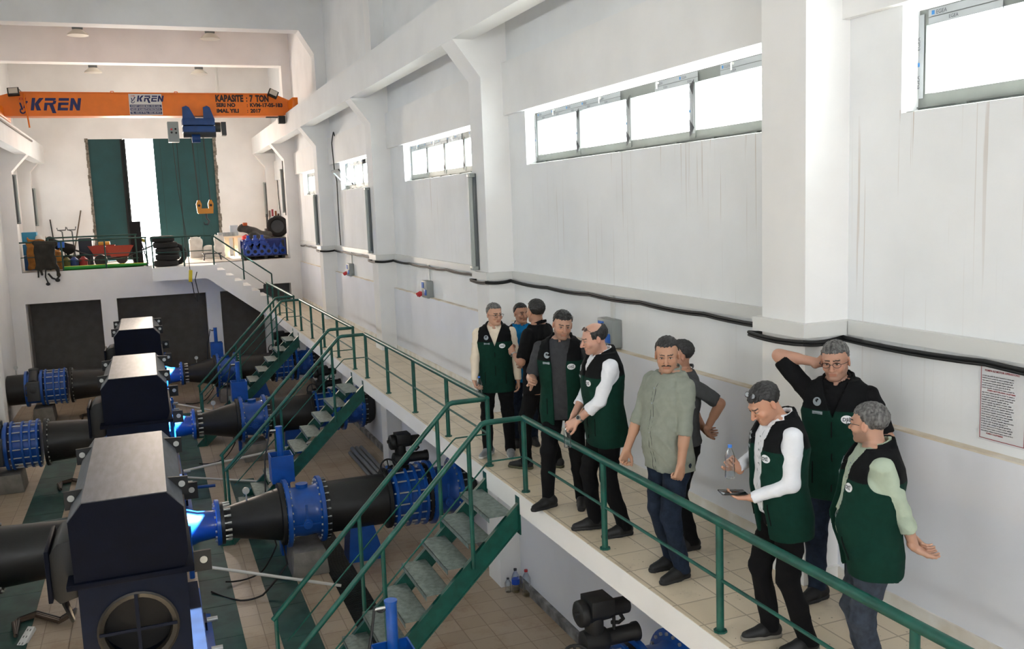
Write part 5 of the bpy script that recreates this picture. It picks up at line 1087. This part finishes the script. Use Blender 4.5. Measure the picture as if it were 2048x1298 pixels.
        if badge:
            bxx = max(.085*g, vo+.050); patch('oval_badge', bxx, 1.29, .034, .026, BADGE, 20, 'DS\u0130', BINK, .030); patch('round_emblem', -max(.09*g, vo+.038), 1.385, .026, .026, BADGEG, 18, '*', VBK, .05)
            patch('name_patch', -max(.085*g, vo+.044), 1.318, .032, .0095, BADGEG, 4, '- - - -', VBK, .018)
        z_ = MB()
        for s in (1, -1):
            pp = [surf(s*.115*g+s*.0, zz, True, .003)[0] for zz in np.linspace(.86, 1.0, 6)]; pp = [p for p in pp if p is not None]; z_ = MB(); z_.tube(pp, .0035, 5); z_.build('pocket_zip', VBK, vo_, local=True)
        if vo <= .03:
            pp = [surf(0, zz, True, .003)[0] for zz in np.linspace(.82, 1.27, 24)]; pp = [p for p in pp if p is not None]; z_ = MB(); z_.tube(pp, .004, 5); z_.build('front_zip', VBK, vo_, local=True)
    else:
        if not untuck:
            b_ = MB(); pts = [up((.168*g*math.cos(a), (.112+belly*.25)*g*math.sin(a)-belly*.2, .945)) for a in np.linspace(0, 2*math.pi, 25)[:-1]]; b_.tube(pts+[pts[0]], .012, 6, caps=False); b_.build('belt', SHOE_B, root, local=True)
    if watch is not None:
        e, wv, fd, pn, curl = A[watch]; u = unit(wv-e); c = wv-u*.035; x1 = unit(np.cross(u, (0, 0, 1))); y1 = np.cross(u, x1); b_ = MB()
        b_.lathe(c-u*.009, u, [(0, .031), (.002, .0335), (.016, .0335), (.018, .031)], 20); dn = -unit(pn-u*(pn @ u)); b_.cyl(c+dn*.028, c+dn*.040, .019, n=16); b_.cyl(c+dn*.0395, c+dn*.041, .015, n=16, mi=1); b_.build('wristwatch', [WSTEEL, LENS], root, local=True)
    root.scale = (S, S, S)
    W = lambda p: np.array(root_world(root) @ Vector(p))
    return root, A, W, hd
def root_world(o): return Matrix.Translation(o.location) @ o.rotation_euler.to_matrix().to_4x4() @ Matrix.Diagonal((*o.scale, 1))
# ---------------------------------------------------------------- the ten men on the walkway
_,A_a,W_a,_ = person('person', 'man with grey hair, glasses and cream shirt under a green vest, holding a bottle', 3.49, 9.48, 2, H=1.72, girth=1.0, head=(-28, 4, 0), hair='short', hairm=HAIRG, glasses=True, skin='c08f72',
       arms=[((.25, -.06, .86), (.6, .5, 0), None, (-1, 0, 0), 30), ((-.24, -.17, .90), (-.6, .6, 0), (.25, -.6, -.7), (.9, -.3, .3), 48)], sleeve='long', shirt=SHIRT_C, vest=True, vest_open=.02, trousers=TR_B, shoes=(SHOE_G, SOLE_W), feet=[((.13, -.03), 5), ((-.13, .02), -30)], watch=0)
person('person', 'man in a plain black polo turned away, short black hair', 3.72, 8.80, 122, H=1.80, girth=1.05, head=(24, 0, 0), hair='short', hairm=HAIRB, skin='b07d60',
       arms=[((.12, -.22, 1.20), (.8, .6, -.8), (-.35, -.6, .6), (-.8, 0, 0), 50), ((-.16, -.22, 1.06), (-.6, .5, 0), (.3, -.8, .2), (1, 0, 0), 40)], sleeve='short', shirt=POLO_B, trousers=TR_B, shoes=(SHOE_B, SOLE_O), feet=[((.10, -.16), 10), ((-.10, .10), -5)], watch=0)
person('person', 'man in a dark and bright blue polo, half hidden behind the black polo', 3.93, 9.78, -10, H=1.66, girth=1.0, head=(-15, 0, 0), hair='short', hairm=HAIRB, skin='b07d60',
       arms=[None, ((-.12, -.30, 1.15), (-.6, .5, -.2), (.3, -.5, .6), (.7, .2, 0), 50)], sleeve='short', shirt=POLO_T, polo_panel=TEAL, trousers=JEAN, shoes=(SHOE_B, SOLE_B), untuck=True)
person('person', 'man in open green vest over dark grey polo, foot on the walkway edge', 3.45, 7.60, 12, H=1.83, girth=1.02, bend=4, head=(-22, 10, 6), hair='full', hairm=HAIRB, sunglasses=True, beard=.35, skin='b18369',
       arms=[((.22, -.15, .95), (.6, .5, 0), None, (-1, 0, 0), 30), ((-.20, -.27, 1.16), (-.5, .6, -.9), (-.15, -.9, .2), (1, 0, -.3), [10, 45, 60, 65])], sleeve='short', shirt=POLO_G, untuck=True, vest=True, vest_open=.062, trousers=TR_B, shoes=(SHOE_B, SOLE_B), feet=[((.14, -.02), 10), ((-.15, -.12), -40)])
_,A_d,W_d,_ = person('person', 'balding man in green vest and white shirt, hands clasped in front over a bottle', 3.46, 6.78, 68, H=1.80, girth=1.05, bend=3, head=(6, 14, 0), hair='bald', hairm=HAIRS, sunglasses=True, beard=.3, skin='c3917a',
       arms=[((.06, -.27, .98), (.7, .5, -.6), (-.45, -.7, -.45), (-.7, .2, -.6), 38), ((-.05, -.26, 1.0), (-.7, .5, -.6), (.45, -.6, -.5), (.6, .2, -.6), 42)], sleeve='mid', shirt=SHIRT_W, placket=1, vest=True, vest_open=.015, trousers=TR_B, feet=[((.13, .06), 5), ((-.12, -.10), -5)], watch=0)
person('person', 'moustached man in a grey green shirt and blue jeans looking at the camera', 3.46, 5.76, 50, H=1.80, girth=1.06, head=(-46, 8, 0), hair='short', hairm=HAIRS, moustache=True, beard=.12, skin='b58465', belly=.05,
       arms=[((.26, -.13, .84), (.6, .6, 0), (0, -.35, -1), (-1, 0, 0), 72), ((-.24, -.22, .88), (-.6, .6, 0), None, (1, 0, 0), 55)], sleeve='rolled', shirt=SHIRT_G, placket=2, untuck=True, trousers=JEAN, feet=[((.10, -.02), 5), ((-.10, .06), -5)])
person('person', 'man in a dark grey polo hidden behind the moustached man', 3.86, 6.22, 70, H=1.68, girth=1.05, head=(10, 0, 0), hair='short', hairm=HAIRS, skin='b07d60',
       arms=[((.17, .14, 1.03), (.45, 1, .1), (-.5, .3, -.3), (0, 1, 0), 30), ((-.05, .20, .98), (-.9, .2, 0), (.8, .1, 0), (0, 1, 0), 30)], sleeve='short', shirt=POLO_D, trousers=TR_B)
_,A_g,W_g,_ = person('person', 'man in white shirt and open green vest looking down at a phone', 3.50, 4.50, 64, H=1.70, girth=1.04, bend=4, head=(-6, 34, 0), hair='full', hairm=HAIRS, sunglasses=True, beard=.15, skin='bd8769',
       arms=[((.09, -.25, 1.03), (.6, .7, -.8), (-.35, -.85, .0), (-.2, 0, 1), 22), ((-.16, -.24, 1.15), (-.9, .5, -.8), (.15, -.6, .65), (.8, -.3, .1), 55)], sleeve='long', shirt=SHIRT_W, placket=1, vest=True, vest_open=.07, trousers=TR_B, shoes=(SHOE_B, SOLE_K), feet=[((.12, .08), 5), ((-.12, -.06), 0)], belly=.03)
person('person', 'man with glasses by the wall, one raised hand behind his head', 4.15, 4.78, 12, H=1.83, girth=1.04, head=(0, 6, -4), hair='full', hairm=HAIRG, glasses=True, beard=.35, skin='b58369',
       arms=[((.30, -.10, .92), (.6, .5, 0), None, (-1, 0, 0), 30), ((-.12, .03, 1.60), (-1, -.2, -.35), (.75, .5, .35), (.2, -1, 0), 20)], sleeve='short', shirt=POLO_B, vest=True, vest_open=.0, trousers=JEAN, feet=[((.14, -.08), 15), ((-.14, .06), -30)])
_,A_i,W_i,_ = person('person', 'grey bearded man in pale green shirt, hands clasped behind his back', 3.60, 3.86, 76, H=1.65, girth=1.12, head=(42, 4, 0), hair='full', hairm=HAIRG, glasses=True, beard=.45, skin='b98a70', belly=.075,
       arms=[((.10, .21, .92), (.9, .8, 0), (-.35, .75, -.5), (.3, .3, .9), 20), ((-.01, .24, .91), (-.9, .4, 0), (.6, .4, -.4), (-.2, .9, .2), 30)], sleeve='mid', shirt=SHIRT_P, placket=1, vest=True, vest_open=.075, trousers=JEAN2)
# what they hold
def grip(A, W, i, off=(0, 0, 0)): e, wv, fd, pn, c = A[i]; p = wv+fd*.085+unit(pn)*.038; return W(p+np.array(off))
WATERB = mat('blue_cap', '3f7fd8', .4)
p = grip(A_a, W_a, 1); bottle('water_bottle', p[0], p[1], p[2]-.10, .21, .031, WATERB, None, 'clear water bottle held by the grey haired man in the cream shirt')
p = grip(A_d, W_d, 0); bottle('water_bottle', p[0]-.01, p[1]+.0, p[2]-.17, .20, .031, WATERB, None, 'clear water bottle hanging from the clasped hands of the balding man')
p = grip(A_g, W_g, 1); bottle('water_bottle', p[0], p[1], p[2]-.11, .21, .031, WATERB, None, 'clear water bottle with blue cap held up by the man with the phone')
e, wv, fd, pn, c = A_g[0]; p = W_g(wv+fd*.115+unit(pn)*.030)
ph = MB(); ph.obox((0, 0, 0), (.082, .165, .010)); t = ph.build('mobile_phone', [LENS], None, bevel=.004); t.location = p; t.rotation_euler = (.10, -.06, math.radians(78)); tag(t, 'dark mobile phone in the hand of the man looking down', 'phone')
# ================================================================ CLUTTER ON THE REAR PLATFORM
Z0 = PLZ; SACK = mat('white_sack', 'cfcdc8', .7, var=.1, vscale=6, bump=.4, bscale=12); YEL = mat('ochre_sack', '9a6420', .7, var=.4, vscale=6, bump=.4, bscale=14)
TYRE = mat('tyre_rubber', '1c1a19', .8, var=.2, vscale=10); TARP = mat('grey_tarp', '4e4a45', .8, var=.4, vscale=5, bump=.5, bscale=9); OLIVE = mat('olive_cloth', '2b2923', .9, var=.3, vscale=5, bump=.5, bscale=14)
def blobm(name, prims, lo, hi, m, lab, cat, h=.02, group=None):
    prims = prims+([itx(lambda P: Z0+.008-P[:, 2])] if name != 'draped_jacket' else []); V, F = mesh_sdf(prims, lo, hi, h); o = np_obj(name, V, F, m, None); return tag(o, lab, cat, group)
def crump(a=.012, f=20, s=0): return addf(lambda P: a*(np.sin(P[:, 0]*f+s)*np.sin(P[:, 2]*f*.8+1+s)+.6*np.sin(P[:, 1]*f*1.7+P[:, 2]*f*1.3)))
def tyre(x, y, z, R, w_, ax, lab, group=None, rim=False):
    t = thing('car_tyre', lab, 'tyre', (x, y, z)); A = Vector(ax); g = MB(); n = 36
    prof = [(-w_*.32, R*.60), (-w_*.46, R*.66), (-w_*.5, R*.8), (-w_*.44, R*.94), (-w_*.30, R), (-w_*.12, R), (-w_*.11, R*.975), (-w_*.08, R*.975), (-w_*.07, R), (w_*.07, R), (w_*.08, R*.975), (w_*.11, R*.975), (w_*.12, R), (w_*.30, R), (w_*.44, R*.94), (w_*.5, R*.8), (w_*.46, R*.66), (w_*.32, R*.60), (-w_*.32, R*.60)]
    g.lathe((0, 0, 0), ax, prof, n); g.f = g.f[:n*(len(prof)-1)]; g.m = g.m[:len(g.f)]; g.s = g.s[:len(g.f)]
    g.build('tyre_rubber', TYRE, t, local=True)
    if rim:
        r = MB(); r.lathe((0, 0, 0), ax, [(-.03, R*.60), (-.02, R*.2), (0, R*.18), (.02, R*.2), (.03, R*.60)], 24); r.build('wheel_rim', DGREY, t, local=True)
    return t
lbs = ['bottom tyre of the black tyre stack on the landing', 'second tyre from the bottom of the stack on the landing', 'middle tyre of the stack on the landing', 'second tyre from the top of the stack on the landing', 'topmost tyre of the stack on the landing, shifted to the left']
for k, dx in enumerate((-.02, .03, .04, -.01, -.08)): tyre(.52+dx, 29.05, Z0+.095+k*.178, .34, .178, (0, 0, 1), lbs[k], 'tyres stacked on the landing')
tyre(.78, 29.42, Z0+.33, .33, .2, (.3, 1, .0), 'tyre leaning upright behind the tyre stack')
tyre(4.16, 32.0, 2.33+.01, .36, .24, (-.25, -1, .05), 'large wheel with tyre propped in the back right corner', rim=True)
tag(MB().box((3.85, 31.9, Z0), (4.4, 32.6, 1.96)).build('dark_crate', DGREY), 'dark crate under the large wheel in the back right corner', 'crate')
tag(MB().box((-.42, 30.9, Z0), (-.12, 31.1, 2.69)).build('foam_slab', mat('foam_dark', '17171a', .9), bevel=.01), 'tall dark slab standing upright in front of the gate opening', 'slab')
def sack(x, y, w_, d_, h_, m, lab, s=0, top=True):
    p = [bx((x, y, Z0+h_*.45), (w_*.40, d_*.36, h_*.36), .04, .03), itx(lambda P: Z0+.022-P[:, 2]), crump(.014, 19, s)]
    if top: p.insert(1, rc((x-w_*.3, y, Z0+h_*.9), (x+w_*.3, y, Z0+h_*.88), .035, .03, .05)); p.insert(2, rc((x-w_*.38, y, Z0+h_*.93), (x-w_*.4, y, Z0+h_), .02, .015, .03)); p.insert(3, rc((x+w_*.38, y, Z0+h_*.93), (x+w_*.4, y, Z0+h_), .02, .015, .03))
    return blobm('sack', p, (x-w_, y-d_, Z0-.02), (x+w_, y+d_, Z0+h_*1.25), m, lab, 'sack')
sack(1.55, 33.0, .42, .3, .78, SACK, 'tall white sack leaning against the right gate leaf'); sack(1.98, 32.9, .42, .3, .46, SACK, 'short white sack right of the tall white sack', 2)
sack(2.28, 32.6, .3, .25, .82, SACK, 'white sack with blue side standing left of the light table', 4)
bn = thing('low_bench', 'low dark metal bench in front of the white sacks', 'bench', (1.95, 31.5, Z0)); bn_m = mat('bench_metal', '23202c', .5)
MB().box((1.66, 31.35, Z0+.2), (2.25, 31.65, Z0+.225)).build('seat', bn_m, bn)
for x in (1.69, 2.22):
    for y in (31.38, 31.62): MB().bar((x, y, Z0), (x+(.03 if x < 2 else -.03), y, Z0+.2), .03, .03).build('leg', bn_m, bn)
tb = thing('work_table', 'cream work table beside the red canisters at the back', 'table', (2.7, 33, Z0)); TBM = mat('cream_board', 'e2d2b4', .5)
MB().box((2.25, 32.7, 2.00), (3.06, 33.4, 2.06)).build('table_top', TBM, tb)
for x in (2.5, 2.78): MB().box((x, 32.8, Z0), (x+.12, 33.3, 2.0)).build('leg', TBM, tb)
for k in range(9):
    x = 2.32+(k % 5)*.13+(k//5)*.06; y = 32.95+(k//5)*.25; zz = 2.06
    o = MB().cyl((x, y, zz), (x, y, zz+.13), .05, n=12).build('paint_tin', mat('tin_grey', 'a8adb0', .4, metal=.4)); tag(o, 'small grey tin on the cream work table, '+ORD[k % 5].replace('nearest', 'first')+' from the left in the '+('front' if k < 5 else 'back')+' row', 'tin', 'grey tins on the work table')
tag(MB().box((2.72, 33.25, 2.06), (2.98, 33.4, 2.42)).build('carton', mat('carton_pale', 'b9c3cc', .6), bevel=.005), 'pale carton standing on the back of the work table', 'carton')
for k, (x, z) in enumerate(((3.12, Z0), (3.14, Z0+.38))):
    t = thing('red_canister', ('lower' if k == 0 else 'upper')+' red canister stacked between the work table and the blue crate', 'canister', (x, 32.3, z))
    MB().lathe((x, 32.3, z), (0, 0, 1), [(0, .14), (.02, .155), (.3, .155), (.34, .10), (.36, .05)], 20).build('canister_body', REDP, t); MB().cyl((x, 32.3, z+.355), (x, 32.3, z+.375), .04, n=10).build('cap', BLACK, t)
# blue crate with valves on a pallet
CBL = mat('crate_blue', '1b2f7c', .5); VBL = mat('valve_blue', '1245a8', .35, var=.2, coat=.2)
pl = MB(); 
for x in (2.82, 3.45, 4.0): pl.box((x, 30.2, Z0), (x+.1, 31.2, Z0+.09))
for y in (30.2, 30.45, 30.7, 30.95): pl.box((2.8, y, Z0+.09), (4.12, y+.14, Z0+.11))
tag(pl.build('pallet', mat('pallet_dark', '2a2b2c', .8)), 'dark pallet under the crate of blue valves', 'pallet')
ct = thing('wire_crate', 'open dark blue crate holding the row of blue valves', 'crate', (2.85, 30.2, Z0+.11)); zc0 = Z0+.11
fr = MB()
for x in (2.84, 4.12):
    for y in (30.22, 31.15): fr.box((x-.015, y-.015, zc0), (x+.015, y+.015, zc0+.5))
for z in (zc0+.015, zc0+.49): fr.box((2.84, 30.21, z-.012), (4.12, 30.23, z+.012)); fr.box((2.84, 31.14, z-.012), (4.12, 31.16, z+.012)); fr.box((2.83, 30.22, z-.012), (2.85, 31.15, z+.012)); fr.box((4.11, 30.22, z-.012), (4.13, 31.15, z+.012))
fr.build('crate_frame', CBL, ct); MB().box((2.84, 31.16, zc0), (4.12, 31.18, zc0+.45)).build('back_panel', CBL, ct); MB().box((2.84, 30.22, zc0-.001), (4.12, 31.15, zc0+.012)).build('base_panel', CBL, ct)
def gate_valve(x, y, z, s, lab, grp=None, rz=0):
    t = thing('gate_valve', lab, 'valve', (x, y, z), rz, grp); g = MB()
    g.lathe((0, -.11*s, .12*s), (0, 1, 0), [(0, .115*s), (.025*s, .115*s), (.03*s, .07*s), (.19*s, .07*s), (.195*s, .115*s), (.22*s, .115*s)], 20); g.cyl((0, 0, .14*s), (0, 0, .3*s), .075*s, .05*s, n=14); g.cyl((0, 0, .22*s), (0, 0, .245*s), .09*s, n=14); g.cyl((0, 0, .3*s), (0, 0, .36*s), .03*s, n=10); g.ball((0, 0, .17*s), .09*s, 14)
    g.build('valve_body', VBL, t, local=True); MB().cyl((0, -.113*s, .12*s), (0, -.109*s, .12*s), .055*s, n=16).build('bore', BLACK, t, local=True); return t
pos = ['first from the left', 'second from the left', 'third from the left', 'fourth from the left', 'fifth from the left', 'rightmost']
for k in range(6): gate_valve(2.99+k*.205, 30.42, zc0+.012, 1.0, 'blue gate valve in the front row of the crate, '+pos[k], 'blue valves in the crate', rz=(.3 if k > 4 else (-.1+.05*k)))
for k in range(3): gate_valve(3.05+k*.22, 30.85, zc0+.012, 1.75, 'larger blue valve at the back of the crate, '+('left', 'middle', 'right')[k], 'larger blue valves in the crate')
blobm('tarpaulin', [rc((2.95, 31.4, 2.32), (3.8, 31.5, 2.05), .14, .10, .06), rc((3.3, 31.4, 2.0), (3.9, 31.5, 1.75), .22, .2, .08), bx((3.4, 31.5, 1.6), (.45, .25, .22), .05, .08), itx(lambda P: Z0+.022-P[:, 2]), crump(.03, 11)], (2.6, 31.0, Z0-.05), (4.3, 32.0, 2.7), TARP, 'crumpled grey tarpaulin heaped behind the crate of blue valves', 'tarpaulin', .03)
tag(MB().obox((3.03, 31.3, 2.46), (.14, .2, .1)).build('orange_bag', mat('orange_cloth', 'b4552a', .8), bevel=.02), 'small orange bundle on top of the grey tarpaulin', 'bundle')
for k, (x, h_, c_) in enumerate(((4.02, .5, '3a3a3a'), (4.12, .62, '6a5a50'), (4.22, .66, '8a2f38'), (4.33, .6, '7a4a24'), (4.42, .5, '4a3a30'))):
    tag(MB().bar((x, 33.6, 2.25), (x+.03, 33.8, 2.25+h_), .07, .05).build('hanging_strap', mat('strap_'+c_, c_, .8)), ('dark', 'brown', 'dark red', 'orange brown', 'rightmost dark brown')[k]+' strap hung on the wall above the large wheel', 'strap')
tag(MB().box((3.95, 33.5, Z0), (4.5, 33.95, 2.25)).build('storage_rack', DGREY), 'dark rack behind the large wheel', 'rack')
# left side
for k, (z, c_) in enumerate(((Z0, '1d4f86'), (Z0+.44, '1f6a94'), (Z0+.80, '2a86a8'))):
    tag(MB().box((-3.45, 31.2, z+.004), (-3.05, 31.6, z+(.43 if k == 0 else .34))).build('storage_bin', mat('bin_'+c_, c_, .5), bevel=.012), ('lowest', 'middle', 'top')[k]+' blue bin stacked by the left pillar', 'bin')
sack(-3.0, 30.7, .62, .4, 1.0, YEL, 'big ochre sack behind the left end of the platform rail', 1); sack(-2.62, 30.75, .5, .4, .62, YEL, 'lower ochre sack beside the big ochre sack', 3)
blobm('white_sack', [rc((-3.0, 31.2, 2.3), (-2.72, 31.15, 1.7), .10, .2, .05), itx(lambda P: Z0+.022-P[:, 2]), crump(.01, 20), rc((-2.75, 31.2, 1.9), (-2.7, 31.2, Z0), .18, .2, .05)], (-3.4, 30.8, Z0-.05), (-2.3, 31.7, 2.7), SACK, 'white sack leaning on the blue bins at the left', 'sack', .025)
blobm('dark_bundle', [rc((-2.75, 31.9, 2.15), (-2.2, 31.9, 1.9), .16, .14, .06), rc((-2.6, 31.9, 1.5), (-1.9, 31.9, 1.5), .2, .18, .1), itx(lambda P: Z0+.022-P[:, 2]), crump(.02, 14)], (-3.1, 31.5, Z0-.05), (-1.5, 32.4, 2.6), mat('black_cloth', '161412', .9), 'dark bundle of cloth piled behind the ochre sacks', 'bundle', .03)
tag(MB().box((-2.55, 31.72, 1.97), (-2.36, 31.85, 2.15)).build('blue_box', BLUEP), 'small blue box lying on the dark bundle', 'box')
blobm('draped_jacket', [rc((-2.98, PLY+.03, 2.18), (-2.45, PLY+.03, 2.14), .07, .07, .05), bx((-2.74, PLY-.0, 1.80), (.24, .035, .35), .03, .05), rc((-2.55, PLY-.03, 1.7), (-2.42, PLY-.06, 1.25), .06, .05, .04), rc((-2.9, PLY-.03, 1.5), (-2.86, PLY-.05, 1.3), .05, .04, .04), crump(.014, 17)], (-3.3, PLY-.3, 1.0), (-2.1, PLY+.3, 2.45), OLIVE, 'dark olive jacket draped over the left end of the platform rail', 'jacket', .02)
bt = thing('harness_belt', 'black straps and buckles dangling below the draped jacket', 'harness', (-2.7, PLY-.06, 1.5))
MB().tube([(-2.75, PLY-.05, 1.5), (-2.78, PLY-.06, 1.2), (-2.72, PLY-.07, 1.02)], .02, 6).tube([(-2.7, PLY-.06, 1.3), (-2.6, PLY-.08, 1.16), (-2.5, PLY-.08, 1.12), (-2.42, PLY-.07, 1.2), (-2.42, PLY-.06, 1.45), (-2.5, PLY-.06, 1.6)], .028, 8).tube([(-2.95, PLY-.05, 1.45), (-2.96, PLY-.06, 1.2)], .022, 6).build('straps', BLACK, bt)
MB().ball((-2.73, PLY-.08, 1.0), .06, 10, 0, (1, .5, .8)).ball((-2.47, PLY-.08, 1.1), .07, 10, 0, (1, .5, .8)).build('buckles', BLACK, bt)
tr_ = thing('tool_trolley', 'grey trolley with two forked handles behind the ochre sacks', 'trolley', (-2.2, 32.2, Z0))
for x in (-2.38, -2.1): MB().tube([(x, 32.2, Z0), (x-.04, 32.2, 2.45), (x-.12, 32.2, 2.5)], .02, 6).tube([(x-.18, 32.2, 2.58), (x-.16, 32.2, 2.5), (x+.06, 32.2, 2.5), (x+.08, 32.2, 2.6)], .018, 6).build('handle', LFD, tr_)
MB().box((-2.45, 32.1, Z0), (-2.0, 32.5, Z0+.2)).build('base', LFD, tr_)
tag(MB().box((-2.0, 32.3, Z0), (-1.6, 32.8, 2.22)).build('plastic_bin', mat('navy_bin', '1a2433', .5), bevel=.03), 'dark navy bin right of the forked trolley handles', 'bin')
sh_ = thing('shovel', 'long wooden shovel handle leaning on the back wall', 'shovel', (-1.9, YB-.3, Z0)); MB().cyl((-2.36, YB-.35, Z0+.05), (-1.98, YB-.05, 3.12), .022, n=8).build('handle', mat('old_wood', '6e6256', .8), sh_); MB().box((-2.5, YB-.42, Z0+.003), (-2.28, YB-.38, Z0+.25)).build('blade', DGREY, sh_)
def barrow(x, y, lab, m, s):
    t = thing('wheelbarrow', lab, 'wheelbarrow', (x, y, Z0)); g = MB()
    P = [(-.38, .62), (.42, .62), (.28, .30), (-.20, .30)]; g.add([(px*s, sy, pz) for sy in (-.28, .28) for px, pz in P], [(0, 1, 2, 3), (7, 6, 5, 4), (0, 3, 7, 4), (1, 5, 6, 2), (3, 2, 6, 7)]); o = g.build('tray', m, t, local=True, fix=False)
    for yy in (-.22, .22): MB().tube([(.6*s, yy*.3, .2), (-.2*s, yy, .29), (-.95*s, yy*1.2, .58)], .018, 6).tube([(-.3*s, yy, .28), (-.38*s, yy, .0)], .016, 6).build('frame_tube', DGREY, t, local=True)
    MB().lathe((.58*s, -.04, .19), (0, 1, 0), [(0, .12), (.0, .18), (.04, .19), (.08, .18), (.08, .12)], 20).build('wheel', BLACK, t, local=True); return t
barrow(-1.35, 32.3, 'orange wheelbarrow behind the middle of the platform rail', mat('barrow_orange', '8e2c17', .5), 1); barrow(-.75, 31.0, 'second orange wheelbarrow, nearer the gate, tray facing right', mat('barrow_red', 'a83a1e', .5), -1)
tag(MB().obox((-1.25, 32.3, Z0+.68), (.34, .22, .11)).build('yellow_box', mat('yellow_plastic', 'c9a040', .5), bevel=.02), 'yellow box lying on the orange wheelbarrow', 'box')
for k, (zz, c_, yy) in enumerate(((Z0+.05, '1f8a2c', PLY+.25), (Z0+.055, 'c9c223', PLY+.42))):
    tag(MB().tube([(-2.3, yy, zz), (-1.2, yy, zz+.0), (-.03, yy+.02, zz)], [.055, .06, .04], 10).build('rolled_banner', mat('roll_'+c_, c_, .6)), ('green' if k == 0 else 'yellow')+' roll lying along the platform edge', 'roll')
for k, (x, c_) in enumerate(((-2.05, '26407c'), (-1.8, '8a2020'), (-2.25, '5a5a2a'))): tag(MB().lathe((x, 30.6, Z0), (0, 0, 1), [(0, .09), (.03, .11), (.28, .12), (.33, .06), (.36, .04)], 16).build('jerrycan', mat('can_'+c_, c_, .6)), ('dark blue', 'dark red', 'olive')[k]+' can standing behind the platform edge rail', 'can')
tp_ = thing('tripod', 'thin dark pole stand with yellow strap in the gate opening', 'stand', (.0, 31.2, Z0)); MB().cyl((.0, 31.2, Z0), (-.2, 31.1, 2.35), .018, n=6).cyl((.0, 31.2, Z0), (-.03, 31.3, 2.1), .018, n=6).build('leg', BLACK, tp_)
MB().obox((-.1, 31.1, 2.1), (.2, .03, .1), Matrix.Rotation(.4, 4, 'Y')).build('strap', mat('strap_yellow', 'b8b04a', .7), tp_)
dd = tag(MB().tube(sag([(-2.95, YB-.04, 2.85), (-2.92, YB-.04, 2.4), (-2.9, YB-.05, 2.15), (-3.0, YB-.05, 1.9)], 5, .02), .02, 6).build('hanging_cable', BLACK), 'short cable dangling on the back wall near the left corner', 'cable')
